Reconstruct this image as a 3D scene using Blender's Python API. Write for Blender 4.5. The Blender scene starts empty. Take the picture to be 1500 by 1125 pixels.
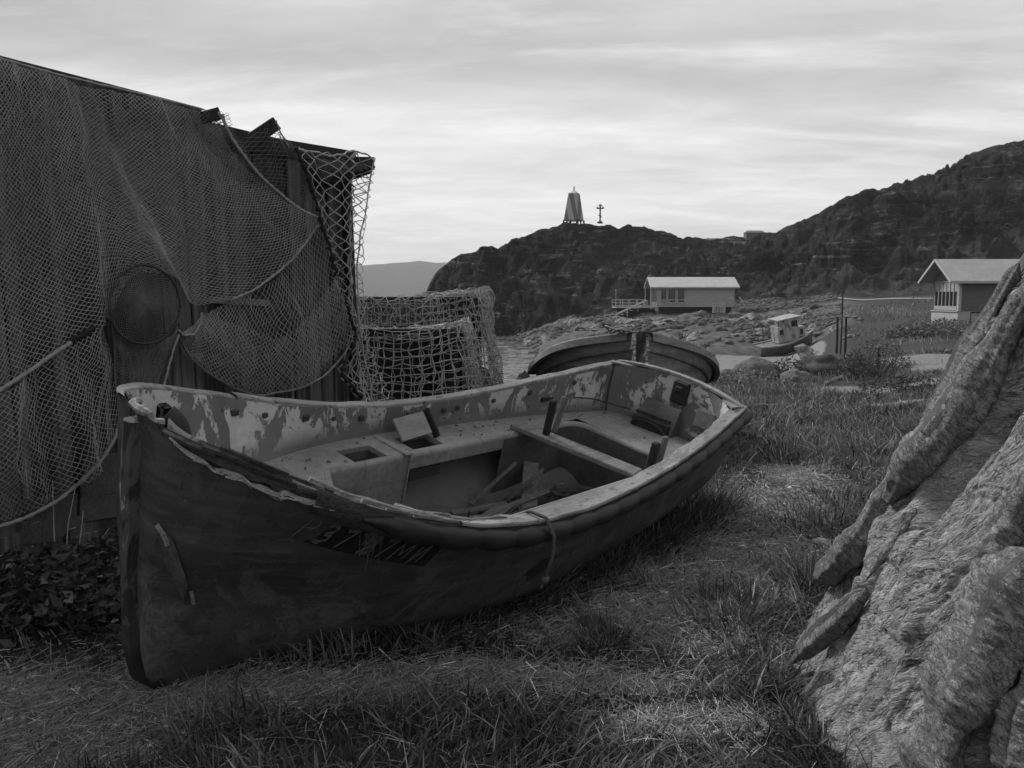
import bpy, math, random
import numpy as np
from mathutils import Vector, Matrix
random.seed(7); RNG = np.random.default_rng(7)
sc = bpy.context.scene
COL = sc.collection
R = math.radians
# ------------------------------------------------------------------ camera
FPX = 1250.0; PITCH = math.atan((562.5-432)/FPX); CH = 1.6
CAM = np.array([0, 0, CH]); FWD = np.array([0, math.cos(PITCH), -math.sin(PITCH)]); UPV = np.array([0, math.sin(PITCH), math.cos(PITCH)])
cd = bpy.data.cameras.new('camera'); cam = bpy.data.objects.new('camera', cd); COL.objects.link(cam)
cam.location = CAM; cam.rotation_euler = (math.pi/2-PITCH, 0, 0)
cd.sensor_width = 36; cd.lens = 36*FPX/1500; cd.clip_end = 20000; cd.clip_start = .05
sc.camera = cam
sc.view_settings.view_transform = 'Standard'; sc.view_settings.look = 'None'; sc.view_settings.exposure = 0; sc.view_settings.gamma = 1

def ray(px, py):
    return FWD + np.array([1., 0, 0])*(px-750)/FPX + UPV*(562.5-py)/FPX
def at(px, py, Y):                       # the point seen at a pixel of the photograph, Y metres ahead
    d = ray(px, py); return CAM + d*(Y/d[1])
def on_plane(px, py, p0, n):
    d = ray(px, py); return CAM + d*(((np.asarray(p0)-CAM)@n)/(d@n))
# ------------------------------------------------------------------ tags
def tag(o, label=None, cat=None, group=None, kind=None):
    if label: o['label'] = label
    if cat: o['category'] = cat
    if group: o['group'] = group
    if kind: o['kind'] = kind
    return o
def empty(name, loc, label=None, cat=None, group=None, rz=0, mat=None):
    o = bpy.data.objects.new(name, None); COL.objects.link(o); o.empty_display_size = .2
    if mat is not None: o.matrix_world = mat
    else: o.location = [float(v) for v in loc]; o.rotation_euler = (0, 0, rz)
    return tag(o, label, cat, group)
def copy_tree(o, parent=None):
    c = o.copy(); COL.objects.link(c)
    if parent is not None: c.parent = parent
    for ch in list(o.children): copy_tree(ch, c)
    return c
# ------------------------------------------------------------------ numpy noise
def _h(i, j, k):
    n = (i*374761393 + j*668265263 + k*2147483647 + 974711) & 0xffffffff
    n = ((n ^ (n >> 13))*1274126177) & 0xffffffff
    n = ((n ^ (n >> 16))*2246822519) & 0xffffffff
    return ((n ^ (n >> 15)) & 0xffff)/32767.5-1
def vnoise(p):
    p = np.asarray(p, float); f = np.floor(p); i = f.astype(np.int64); t = p-f; t = t*t*t*(t*(t*6-15)+10)
    r = 0
    for a in (0, 1):
        for b in (0, 1):
            for c in (0, 1):
                w = (t[..., 0] if a else 1-t[..., 0])*(t[..., 1] if b else 1-t[..., 1])*(t[..., 2] if c else 1-t[..., 2])
                r = r+w*_h(i[..., 0]+a, i[..., 1]+b, i[..., 2]+c)
    return r
def fbm(p, oct=4, gain=.5, lac=2.03):
    p = np.asarray(p, float); a = 1; r = 0
    for o in range(oct):
        r = r+a*vnoise(p+o*17.3); p = p*lac; a *= gain
    return r
def P3(x, y, z=0.0):
    return np.stack(np.broadcast_arrays(np.asarray(x, float), np.asarray(y, float), np.asarray(z, float)), -1)
def smooth(a, b, x):
    t = np.clip((np.asarray(x, float)-a)/(b-a), 0, 1); return t*t*(3-2*t)
def spl(k, v):                           # natural cubic spline
    k = np.asarray(k, float); v = np.asarray(v, float); n = len(k); A = np.zeros((n, n)); r = np.zeros(n); h = np.diff(k); A[0, 0] = A[-1, -1] = 1
    for i in range(1, n-1):
        A[i, i-1] = h[i-1]; A[i, i] = 2*(h[i-1]+h[i]); A[i, i+1] = h[i]; r[i] = 6*((v[i+1]-v[i])/h[i]-(v[i]-v[i-1])/h[i-1])
    M = np.linalg.solve(A, r)
    def f(t):
        t = np.clip(np.asarray(t, float), k[0], k[-1]); i = np.clip(np.searchsorted(k, t)-1, 0, n-2); a = (k[i+1]-t)/h[i]; b = (t-k[i])/h[i]
        return a*v[i]+b*v[i+1]+((a**3-a)*M[i]+(b**3-b)*M[i+1])*h[i]**2/6
    return f
def path(pts, n):                        # smooth resample of a polyline by arc length
    p = np.asarray(pts, float); d = np.r_[0, np.cumsum(np.linalg.norm(np.diff(p, axis=0), axis=1))]
    if len(p) == 2: t = np.linspace(0, 1, n)[:, None]; return p[0]*(1-t)+p[1]*t
    t = np.linspace(0, d[-1], n)
    out = np.stack([np.interp(t, d, p[:, c]) for c in range(p.shape[1])], 1)
    w = max(1, n//(len(p)*3))
    if w > 1 and n > 12:
        k = np.ones(2*w+1)/(2*w+1); q = np.pad(out, ((w, w), (0, 0)), mode='reflect', reflect_type='odd')
        out = np.stack([np.convolve(q[:, c], k, 'valid') for c in range(p.shape[1])], 1)
    return out
# ------------------------------------------------------------------ mesh building
def link_mesh(name, verts, faces, mat, parent=None, smooth_=False, attrs=None):
    me = bpy.data.meshes.new(name)
    verts = np.asarray(verts, np.float32)
    if isinstance(faces, np.ndarray):
        k = faces.shape[1]; me.vertices.add(len(verts)); me.vertices.foreach_set('co', verts.ravel())
        me.loops.add(faces.size); me.loops.foreach_set('vertex_index', faces.astype(np.int32).ravel())
        me.polygons.add(len(faces)); me.polygons.foreach_set('loop_start', np.arange(0, faces.size, k, dtype=np.int32))
        me.update(calc_edges=True); me.validate()
    else:
        me.from_pydata(verts.tolist(), [], faces); me.update()
    if smooth_: me.polygons.foreach_set('use_smooth', np.ones(len(me.polygons), bool))
    for a, v in (attrs or {}).items():
        at_ = me.attributes.new(a, 'FLOAT', 'POINT'); at_.data.foreach_set('value', np.asarray(v, np.float32).ravel())
    me.materials.append(mat)
    o = bpy.data.objects.new(name, me); COL.objects.link(o)
    if parent is not None: o.parent = parent
    return o
class MB:
    def __init__(s): s.v = []; s.f = []
    def add(s, v, f):
        b = len(s.v); s.v += [tuple(float(c) for c in p) for p in v]; s.f += [tuple(int(i)+b for i in q) for q in f]; return s
    def box(s, c, size, rot=None, bev=0.0):
        hx, hy, hz = size[0]/2, size[1]/2, size[2]/2; b = min(bev, .45*min(size))
        if b <= 0:
            v = [(x, y, z) for x in (-hx, hx) for y in (-hy, hy) for z in (-hz, hz)]
            f = [(0, 1, 3, 2), (4, 6, 7, 5), (0, 4, 5, 1), (2, 3, 7, 6), (0, 2, 6, 4), (1, 5, 7, 3)]
        else:
            v = []; f = []; idx = {}
            for sx in (-1, 1):
                for sy in (-1, 1):
                    for sz in (-1, 1):
                        for ax in range(3):
                            p = [sx*(hx-b), sy*(hy-b), sz*(hz-b)]; p[ax] = (sx*hx, sy*hy, sz*hz)[ax]
                            idx[sx, sy, sz, ax] = len(v); v.append(tuple(p))
            for ax in range(3):
                o1, o2 = [(1, 2), (2, 0), (0, 1)][ax]
                for sg in (-1, 1):
                    q = []
                    for a, b2 in ((-1, -1), (1, -1), (1, 1), (-1, 1)):
                        k = [0, 0, 0]; k[ax] = sg; k[o1] = a; k[o2] = b2; q.append(idx[k[0], k[1], k[2], ax])
                    f.append(tuple(q if sg > 0 else q[::-1]))
            for ax in range(3):
                o1, o2 = [(1, 2), (2, 0), (0, 1)][ax]
                for a in (-1, 1):
                    for b2 in (-1, 1):
                        def K(t, w): k = [0, 0, 0]; k[ax] = t; k[o1] = a; k[o2] = b2; return idx[k[0], k[1], k[2], w]
                        q = [K(-1, o1), K(1, o1), K(1, o2), K(-1, o2)]; f.append(tuple(q if a*b2 > 0 else q[::-1]))
            for sx in (-1, 1):
                for sy in (-1, 1):
                    for sz in (-1, 1):
                        q = [idx[sx, sy, sz, 0], idx[sx, sy, sz, 1], idx[sx, sy, sz, 2]]; f.append(tuple(q if sx*sy*sz > 0 else q[::-1]))
        if rot is not None: v = [tuple(np.asarray(rot)@np.asarray(p)) for p in v]
        return s.add([(p[0]+c[0], p[1]+c[1], p[2]+c[2]) for p in v], f)
    def bar(s, a, b, w, h, up=(0, 0, 1), bev=.003):   # a beam from a to b
        a = np.asarray(a, float); b = np.asarray(b, float); d = b-a; L = np.linalg.norm(d); d = d/L; u = np.asarray(up, float)
        y = np.cross(u, d)
        if np.linalg.norm(y) < 1e-6: y = np.cross((1, 0, 0), d)
        y /= np.linalg.norm(y); z = np.cross(d, y)
        return s.box((a+b)/2, (L, w, h), np.stack([d, y, z], 1), bev)
    def tube(s, pts, r, n=8, caps=True):
        p = np.asarray(pts, float); m = len(p); r = np.broadcast_to(np.asarray(r, float), (m,)); t = np.gradient(p, axis=0); t /= np.linalg.norm(t, axis=1)[:, None]+1e-12
        ref = np.array([0, 0, 1.]) if abs(t[0][2]) < .9 else np.array([1., 0, 0]); v = []; f = []
        y = np.cross(ref, t[0]); y /= np.linalg.norm(y)
        for i in range(m):
            y = y-t[i]*(y@t[i]); y /= np.linalg.norm(y)+1e-12; z = np.cross(t[i], y)
            for k in range(n):
                a = 2*math.pi*k/n; v.append(p[i]+r[i]*(math.cos(a)*y+math.sin(a)*z))
        for i in range(m-1):
            for k in range(n): f.append((i*n+k, i*n+(k+1) % n, (i+1)*n+(k+1) % n, (i+1)*n+k))
        if caps: f.append(tuple(range(n))[::-1]); f.append(tuple(range((m-1)*n, m*n)))
        return s.add(v, f)
    def grid(s, G, flip=False, closed=False):
        G = np.asarray(G, float); a, b = G.shape[:2]; f = []
        for i in range(a-1):
            for j in range(b if closed else b-1):
                q = (i*b+j, (i+1)*b+j, (i+1)*b+(j+1) % b, i*b+(j+1) % b); f.append(q[::-1] if flip else q)
        return s.add(G.reshape(-1, 3), f)
    def prism(s, poly, h0, h1):          # polygon in xy extruded in z
        n = len(poly); v = [(x, y, h0) for x, y in poly]+[(x, y, h1) for x, y in poly]
        f = [tuple(range(n))[::-1], tuple(range(n, 2*n))]+[(i, (i+1) % n, n+(i+1) % n, n+i) for i in range(n)]
        return s.add(v, f)
    def blob(s, c, r, seed=0, amp=.25, sub=3, squash=(1, 1, 1)):
        v, f = ico(sub); v = v.copy(); d = 1+amp*fbm(v*1.3+seed*7.7, 4); d2 = amp*.5*np.abs(vnoise(v*2.2+seed*3.1))
        v = v*(d-d2)[:, None]*np.asarray(squash)*r+np.asarray(c); return s.add(v, f)
    def build(s, name, mat, parent=None, sm=False, xf=None):
        v = np.asarray(s.v) if xf is None else np.array([xf(p) for p in s.v])
        return link_mesh(name, v, s.f, mat, parent, sm)
_ico = {}
def ico(sub):
    if sub in _ico: return _ico[sub]
    import bmesh
    bm = bmesh.new(); bmesh.ops.create_icosphere(bm, subdivisions=sub, radius=1)
    v = np.array([p.co[:] for p in bm.verts]); f = [tuple(q.index for q in p.verts) for p in bm.faces]; bm.free(); _ico[sub] = (v, f); return v, f
def grid_faces(a, b, closed=False):
    i = np.arange(a-1)[:, None]; j = np.arange(b if closed else b-1)[None]; jn = (j+1) % b
    return np.stack([i*b+j, (i+1)*b+j, (i+1)*b+jn, i*b+jn], -1).reshape(-1, 4)
def strands(A, B, r, jit=0):             # a three-sided strand for each segment A-B
    d = B-A; d = d/(np.linalg.norm(d, axis=1)[:, None]+1e-9); ref = np.where(np.abs(d[:, 2:3]) < .9, np.array([[0, 0, 1.]]), np.array([[1., 0, 0]]))
    y = np.cross(ref, d); y /= np.linalg.norm(y, axis=1)[:, None]; z = np.cross(d, y); r = np.broadcast_to(np.asarray(r, float), (len(A),))[:, None]
    ang = [0, 2.0944, 4.18879]; off = [r*(math.cos(a)*y+math.sin(a)*z) for a in ang]
    V = np.stack([A+off[0], A+off[1], A+off[2], B+off[0], B+off[1], B+off[2]], 1).reshape(-1, 3)
    b = (np.arange(len(A))*6)[:, None]; F = np.stack([b+np.array([[0, 1, 4, 3]]), b+np.array([[1, 2, 5, 4]]), b+np.array([[2, 0, 3, 5]])], 1).reshape(-1, 4)
    return V, F
# ------------------------------------------------------------------ materials (a black and white place: every colour a grey)
def g(v): return (v, v, v, 1)
class NT:
    def __init__(s, name):
        s.m = bpy.data.materials.new(name); s.m.use_nodes = True; s.t = s.m.node_tree; s.n = s.t.nodes; s.b = s.n['Principled BSDF']; s.b.inputs['Specular IOR Level'].default_value = .25
        s.tc = s.n.new('ShaderNodeTexCoord'); s.co = s.tc.outputs['Object']
    def l(s, a, b): s.t.links.new(a, b)
    def new(s, t, **kw):
        n = s.n.new(t)
        for k, v in kw.items(): setattr(n, k, v)
        return n
    def map(s, scale=(1, 1, 1), loc=(0, 0, 0), rot=(0, 0, 0), src=None):
        m = s.new('ShaderNodeMapping'); m.inputs['Scale'].default_value = scale; m.inputs['Location'].default_value = loc; m.inputs['Rotation'].default_value = rot
        s.l(src or s.co, m.inputs['Vector']); return m.outputs[0]
    def noise(s, scale, detail=5, rough=.55, dist=0, src=None, ntype=None):
        n = s.new('ShaderNodeTexNoise')
        if ntype: n.noise_type = ntype
        n.inputs['Scale'].default_value = scale; n.inputs['Detail'].default_value = detail; n.inputs['Roughness'].default_value = rough; n.inputs['Distortion'].default_value = dist
        s.l(src or s.co, n.inputs['Vector']); return n.outputs['Fac']
    def ramp(s, fac, stops, interp='LINEAR'):
        n = s.new('ShaderNodeValToRGB'); n.color_ramp.interpolation = interp; e = n.color_ramp.elements
        while len(e) < len(stops): e.new(.5)
        for i, (p, c) in enumerate(stops): e[i].position = p; e[i].color = g(c)
        s.l(fac, n.inputs[0]); return n.outputs['Color']
    def mix(s, f, a, b, blend='MIX'):
        n = s.new('ShaderNodeMix', data_type='RGBA', blend_type=blend)
        for k, v in ((0, f), (6, a), (7, b)):
            if isinstance(v, (int, float)): n.inputs[k].default_value = g(v) if k else v
            else: s.l(v, n.inputs[k])
        return n.outputs[2]
    def math(s, op, a, b=0.0, clamp=False):
        n = s.new('ShaderNodeMath', operation=op, use_clamp=clamp)
        for sock, v in ((n.inputs[0], a), (n.inputs[1], b)):
            if isinstance(v, (int, float)): sock.default_value = v
            else: s.l(v, sock)
        return n.outputs[0]
    def attr(s, name):
        n = s.new('ShaderNodeAttribute'); n.attribute_name = name; return n.outputs['Fac']
    def xyz(s, src=None):
        n = s.new('ShaderNodeSeparateXYZ'); s.l(src or s.co, n.inputs[0]); return n.outputs
    def bump(s, h, strength=.5, dist=.01, prev=None):
        n = s.new('ShaderNodeBump'); n.inputs['Strength'].default_value = strength; n.inputs['Distance'].default_value = dist; s.l(h, n.inputs['Height'])
        if prev is not None: s.l(prev, n.inputs['Normal'])
        s.l(n.outputs[0], s.b.inputs['Normal']); return n.outputs[0]
    def done(s, col, rough=.8, spec=None):
        if isinstance(col, (int, float)): s.b.inputs['Base Color'].default_value = g(col)
        else: s.l(col, s.b.inputs['Base Color'])
        if isinstance(rough, (int, float)): s.b.inputs['Roughness'].default_value = rough
        else: s.l(rough, s.b.inputs['Roughness'])
        if spec is not None: s.b.inputs['Specular IOR Level'].default_value = spec
        return s.m
def m_plain(name, lo, hi, scale=8, rough=.8, bump=.3, bd=.01, stretch=(1, 1, 1), spec=None, detail=6):
    t = NT(name); v = t.map(stretch); n = t.noise(scale, detail, .6, src=v); c = t.ramp(n, [(.3, lo), (.7, hi)])
    n2 = t.noise(scale*6, 4, .6, src=v); c = t.mix(.35, c, t.ramp(n2, [(.3, lo*.7), (.7, hi*1.1)]))
    t.bump(t.mix(.5, n, n2), bump, bd); return t.done(c, rough, spec)
def m_wood(name, lo, hi, axis=2, scale=6, crack=.5, bump=.6, rough=.85, bd=.006):
    t = NT(name); st = [9., 9., 9.]; st[axis] = .55; v = t.map(st); n = t.noise(scale*.35, 8, .65, .4, v); n2 = t.noise(scale*1.6, 4, .6, .2, v); b = t.noise(1.3, 4, .5)
    c = t.ramp(n, [(.28, lo), (.72, hi)]); c = t.mix(.4, c, t.ramp(n2, [(.35, lo*.5), (.65, hi*1.15)])); c = t.mix(t.ramp(b, [(.4, 0), (.7, .55)]), c, lo*.8)
    t.bump(t.mix(.6, n, n2), bump, bd); return t.done(c, rough)
# ------------------------------------------------------------------ material library
M = {}
def m_boat_hull():
    t = NT('old_dark_hull_paint'); n = t.noise(2.2, 6, .6, .3); c = t.ramp(n, [(.3, .028), (.7, .055)])
    st = t.map((1, 1, 6)); s = t.noise(2.5, 7, .7, .6, st); c = t.mix(t.ramp(s, [(.48, 0), (.64, .7)]), c, .085)
    z = t.xyz(); low = t.ramp(t.math('ADD', z[2], t.math('MULTIPLY', t.noise(3, 5), .35)), [(.40, 1), (.75, 0)])
    pa = t.noise(5, 8, .7, .5); c = t.mix(t.math('MULTIPLY', low, t.ramp(pa, [(.40, 0), (.52, .85)])), c, .12)
    sc_ = t.noise(7, 12, .78, 1.0, t.map((1, 1, 2.2))); c = t.mix(t.ramp(sc_, [(.60, 0), (.66, .75)]), c, .15); fl = t.noise(30, 6, .75, .6); c = t.mix(t.ramp(fl, [(.56, 0), (.66, .7)]), c, .02)
    bl_ = t.noise(2.4, 12, .74, 1.2, t.map((1.3, 1.3, .8), (1.7, 3.1, .4))); c = t.mix(t.math('MULTIPLY', t.ramp(bl_, [(.515, 0), (.53, 1)]), t.ramp(z[2], [(.25, .9), (.75, .15)])), c, t.ramp(fl, [(.35, .07), (.65, .18)])); c = t.mix(t.ramp(bl_, [(.36, .9), (.38, 0)]), c, .017)
    dk = t.noise(1.4, 5, .6, .4, t.map(loc=(3, 1, 7))); c = t.mix(t.ramp(dk, [(.5, 0), (.7, .6)]), c, .018)
    t.bump(t.mix(.5, s, sc_), .25, .01); return t.done(c, t.ramp(n, [(.3, .5), (.7, .75)]), .3)
M['hull'] = m_boat_hull()
def m_peel(name, base, chip, thr, lo_dark=.5):
    t = NT(name); n = t.noise(3, 5, .6); c = t.ramp(n, [(.3, base*.75), (.7, base*1.15)])
    gr = t.noise(14, 8, .7, .3); c = t.mix(t.ramp(gr, [(.5, 0), (.8, .5)]), c, base*.5)
    p = t.noise(4.6, 12, .72, .5, t.map((1, 1, .7), (2.3, .4, 1.1))); z = t.xyz()
    zb = t.ramp(t.math('ADD', z[2], 0), [(.62, -0.0), (.72, 1)]); pm = t.math('MULTIPLY', t.ramp(p, [(thr, 0), (thr+.012, 1)]), zb)
    inner = t.ramp(t.noise(9, 6, .7, .6), [(.62, 1), (.64, 0)]); pm = t.math('MULTIPLY', pm, inner)
    c = t.mix(pm, c, t.ramp(gr, [(.3, chip*.8), (.7, chip*1.1)]))
    dr = t.noise(5, 8, .7, .5, t.map((1.6, 1.6, .55), (5, 2, 0))); c = t.mix(t.ramp(dr, [(.62, 0), (.72, .85)]), c, base*.22)
    vo = t.new('ShaderNodeTexVoronoi'); vo.inputs['Scale'].default_value = 9; t.l(t.co, vo.inputs['Vector']); c = t.mix(t.ramp(vo.outputs['Distance'], [(.05, .8), (.13, 0)]), c, base*.15)
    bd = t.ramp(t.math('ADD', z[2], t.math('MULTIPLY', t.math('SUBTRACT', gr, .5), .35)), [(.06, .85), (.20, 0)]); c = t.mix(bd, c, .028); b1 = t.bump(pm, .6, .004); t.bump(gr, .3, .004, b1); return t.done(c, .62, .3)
M['inner'] = m_peel('peeling_grey_inner_paint', .125, .42, .50); M['boxpaint'] = m_plain('dull_box_paint', .05, .10, 5, .7, .4)
M['bench'] = m_plain('worn_bench_gelcoat', .17, .25, 4, .6, .15, .004)
def m_bench():
    t = NT('worn_grey_bench_gelcoat'); n = t.noise(3, 6, .6); c = t.ramp(n, [(.3, .15), (.7, .25)]); gr = t.noise(12, 10, .78, .5); c = t.mix(t.ramp(gr, [(.48, 0), (.66, .75)]), c, .075); wg = t.noise(2.2, 8, .7, .4, t.map((.8, 9, 9))); c = t.mix(t.ramp(wg, [(.52, 0), (.66, .55)]), c, .10)
    z = t.xyz(); up = t.new('ShaderNodeNewGeometry'); dr = t.noise(6, 6, .65, .3, t.map((2.2, 2.2, .25))); low = t.ramp(z[2], [(.1, 1), (.58, .15)])
    c = t.mix(t.math('MULTIPLY', t.ramp(dr, [(.5, 0), (.66, .9)]), low), c, .045); sp = t.noise(40, 3, .6); c = t.mix(t.ramp(sp, [(.7, 0), (.74, .8)]), c, .05)
    t.bump(gr, .3, .004); return t.done(c, .6, .3)
M['bench'] = m_bench()
def m_rail():
    t = NT('flaking_rail_paint'); n = t.noise(3, 6, .6); c = t.ramp(n, [(.3, .15), (.7, .29)]); v = t.map((2.2, 14, 14)); s = t.noise(3, 9, .72, .4, v); c = t.mix(t.ramp(s, [(.55, 0), (.66, .8)]), c, .13)
    k = t.noise(16, 9, .74, .5, t.map((.7, 2, 2))); c = t.mix(t.ramp(k, [(.55, 0), (.60, .9)]), c, .05); k2 = t.noise(2.3, 8, .7, .8, t.map((1, 2.5, 2.5))); c = t.mix(t.ramp(k2, [(.50, 0), (.58, .7)]), c, .12); t.bump(t.mix(.5, s, k), .5, .005); return t.done(c, .65)
M['rail'] = m_rail()
M['rot'] = m_wood('rotten_dark_timber', .012, .06, 0, 8, bump=.9)
M['rotlight'] = m_wood('splintered_pale_timber', .06, .33, 0, 9, bump=.9)
M['stem'] = m_wood('flaking_dark_stem_timber', .012, .05, 2, 8, bump=.8)
def m_stem():
    t = NT('chipped_stem_paint'); n = t.noise(4, 7, .65, .4, t.map((1, 1, .5))); c = t.ramp(n, [(.35, .012), (.65, .04)]); p = t.noise(5, 8, .65, .8, t.map((1.5, 1.5, .45), (3, 2, 5.5)))
    z = t.xyz(); hi = t.ramp(z[2], [(.18, 0), (.42, 1)]); c = t.mix(t.math('MULTIPLY', t.ramp(p, [(.5, 0), (.53, 1)]), hi), c, .075); c = t.mix(t.math('MULTIPLY', t.ramp(p, [(.62, 0), (.64, 1)]), hi), c, .32)
    t.bump(p, .6, .006); return t.done(c, .7)
M['stem'] = m_stem()
M['rubber'] = m_plain('black_fender_rubber', .007, .018, 5, .5, .2, .004, spec=.35)
M['bilge'] = m_wood('wet_bilge_boards', .015, .075, 0, 6, bump=.8)
M['driftwood'] = m_wood('grey_driftwood', .07, .24, 0, 7)
M['postwood'] = m_wood('weathered_post_timber', .05, .19, 2, 8)

def m_shed():
    t = NT('old_shed_boards'); n = t.noise(2.0, 8, .65, .4, t.map((9, 9, .6))); br = t.noise(1, 3, .6, 0, t.map((5.5, 5.5, .22))); c = t.ramp(n, [(.3, .008), (.7, .05)]); c = t.mix(t.ramp(br, [(.49, 0), (.60, .85)]), c, t.ramp(n, [(.3, .045), (.7, .18)])); t.bump(n, .9, .01); return t.done(c, .88)
M['shedwood'] = m_shed()
M['shedlight'] = m_wood('paler_repair_boards', .04, .13, 0, 6, bump=.9, bd=.01)
M['darkwood'] = m_wood('dark_tarred_timber', .01, .035, 2, 6)
M['dark'] = m_plain('dark_iron', .01, .03, 9, .6, .4)
M['rust'] = m_plain('rusted_iron', .018, .06, 14, .8, .6)
M['netfine'] = m_plain('grey_net_twine', .19, .36, 3, .9, 0, spec=.1)
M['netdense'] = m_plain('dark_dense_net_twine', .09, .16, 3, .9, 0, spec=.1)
M['netcoarse'] = m_plain('pale_trawl_net_twine', .22, .40, 4, .9, 0, spec=.1)
M['rope'] = m_plain('grey_old_rope', .16, .28, 40, .9, .8, .004)
M['ropedark'] = m_plain('tarred_black_rope', .01, .03, 40, .9, .8, .004)
M['letter'] = m_plain('worn_pale_letter_paint', .05, .10, 30, .8, .3)
M['plate'] = m_plain('black_number_band_paint', .008, .016, 8, .7, .3)
M['conc'] = m_plain('pale_concrete', .22, .34, 2, .85, .3)
M['roof1'] = m_plain('pale_metal_roof', .30, .40, 1.2, .55, .1)
M['roof2'] = m_plain('grey_metal_roof', .22, .30, 1.2, .55, .1)
def m_clap(name, lo, hi, pitch):
    t = NT(name); z = t.xyz(); fr = t.math('FRACT', t.math('DIVIDE', z[2], pitch)); n = t.noise(2, 6, .6, 0, t.map((.6, .6, 6))); c = t.ramp(n, [(.3, lo), (.7, hi)]); c = t.mix(t.ramp(fr, [(.0, .75), (.12, 0)]), c, lo*.35)
    t.bump(fr, .6, .02); return t.done(c, .8)
M['clap1'] = m_clap('pale_clapboard', .24, .34, .16)
M['clap2'] = m_clap('dark_clapboard', .085, .13, .15)
M['trim'] = m_plain('pale_trim_paint', .26, .36, 2, .6, .1)
def m_glass():
    t = NT('dark_window_glass'); return t.done(.012, .06, .6)
M['glass'] = m_glass()
M['blind'] = m_plain('pale_window_blind', .22, .27, 3, .8, .1)
M['white'] = m_plain('flaking_white_paint', .16, .38, 3, .7, .3)
M['wreckhull'] = m_plain('dark_wreck_hull_paint', .05, .17, 1.3, .8, .3, stretch=(1, 1, 2))
def m_wreckcabin():
    t = NT('patchy_cabin_paint'); v = t.map((1.2, 1.2, .6)); p = t.noise(1.8, 6, .6, .4, v); c = t.ramp(p, [(.38, .04), (.44, .20), (.6, .32)]); t.bump(p, .3); return t.done(c, .8)
M['wreckcabin'] = m_wreckcabin()
def m_planked(name, lo, hi):
    t = NT(name); n = t.noise(1.2, 8, .7, .6, t.map((.7, .7, 8))); n2 = t.noise(10, 6, .65); c = t.ramp(n, [(.3, lo), (.68, hi)]); c = t.mix(t.ramp(n2, [(.45, 0), (.7, .7)]), c, lo); t.bump(n2, .5, .01); return t.done(c, .8)
M['strake'] = m_planked('weathered_strake_paint', .05, .19)
M['strakerail'] = m_planked('weathered_rail_timber', .10, .25)
def m_rock(name, lo, hi, sc_=1.2):
    t = NT(name); n = t.noise(sc_, 9, .62, .3); n2 = t.noise(sc_*7, 7, .65); c = t.ramp(n, [(.3, lo), (.7, hi)]); c = t.mix(t.ramp(n2, [(.4, 0), (.65, .7)]), c, lo*.6); oi = t.new('ShaderNodeObjectInfo'); c = t.mix(1.0, c, t.ramp(oi.outputs['Random'], [(0, .45), (1, 1.25)]), 'MULTIPLY'); t.bump(t.mix(.4, n, n2), .8, .08); return t.done(c, .9)
M['rock'] = m_rock('grey_shore_rock', .06, .30); M['boulder'] = m_rock('lichened_granite', .06, .15, 2)
def m_ground():
    t = NT('turf_sand_and_straw'); n = t.noise(1.2, 8, .65, .4); n2 = t.noise(22, 8, .75, .6); fine = t.noise(130, 4, .7, .4)
    turf = t.ramp(n2, [(.3, .015), (.72, .07)]); turf = t.mix(t.ramp(n, [(.4, 0), (.65, .5)]), turf, .04)
    straw = t.ramp(fine, [(.3, .14), (.7, .48)]); sand = t.mix(.5, t.ramp(n2, [(.3, .10), (.7, .22)]), t.ramp(t.noise(3, 8, .65), [(.3, .10), (.7, .22)]))
    sm = t.ramp(t.math('ADD', t.attr('straw'), t.math('MULTIPLY', t.math('SUBTRACT', n2, .5), 1.4)), [(.35, 0), (.7, 1)]); c = t.mix(sm, turf, straw)
    sd = t.ramp(t.math('ADD', t.attr('sand'), t.math('MULTIPLY', t.math('SUBTRACT', t.mix(.5, n2, n), .5), 1.5)), [(.40, 0), (.62, 1)]); c = t.mix(sd, c, sand)
    rk = t.ramp(t.math('ADD', t.attr('rock'), t.math('MULTIPLY', t.math('SUBTRACT', t.noise(.8, 7, .7), .5), 1.0)), [(.42, 0), (.58, 1)]); c = t.mix(rk, c, t.ramp(t.noise(1.1, 9, .7), [(.3, .02), (.7, .13)]))
    b = t.bump(n2, .8, .03); t.bump(fine, .6, .008, b); return t.done(c, .95, .1)
M['ground'] = m_ground()
def m_hill():
    t = NT('heath_and_rock_hillside'); w = t.map((.35, .35, 1.3)); n = t.noise(.10, 9, .68, .9, w); n2 = t.noise(.5, 9, .72, .6, w); n3 = t.noise(2.2, 6, .7, .3)
    c = t.ramp(n, [(.34, .006), (.52, .016), (.68, .075)]); c = t.mix(t.ramp(n2, [(.5, 0), (.66, .85)]), c, .052); c = t.mix(t.ramp(n3, [(.55, 0), (.72, .6)]), c, .09); c = t.mix(t.ramp(n3, [(.30, .8), (.46, 0)]), c, .004)
    rk = t.math('MULTIPLY', t.ramp(t.noise(.3, 9, .72, 1.2, t.map((.3, .3, 2.2), (9, 3, 2))), [(.56, 0), (.66, 1)]), t.ramp(n3, [(.35, .3), (.6, 1)])); c = t.mix(rk, c, .26)
    c = t.mix(t.math('MULTIPLY', t.attr('grass'), t.ramp(n2, [(.3, .5), (.6, 1)])), c, t.ramp(n3, [(.3, .05), (.7, .1)]))
    b = t.bump(n2, 1.0, 2.6); t.bump(n3, 1.0, .7, b); return t.done(c, .95, .1)
M['hill'] = m_hill()
M['farhill'] = m_plain('distant_heath', .05, .085, .004, 1, 0, stretch=(1, 1, 3), spec=0)
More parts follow.
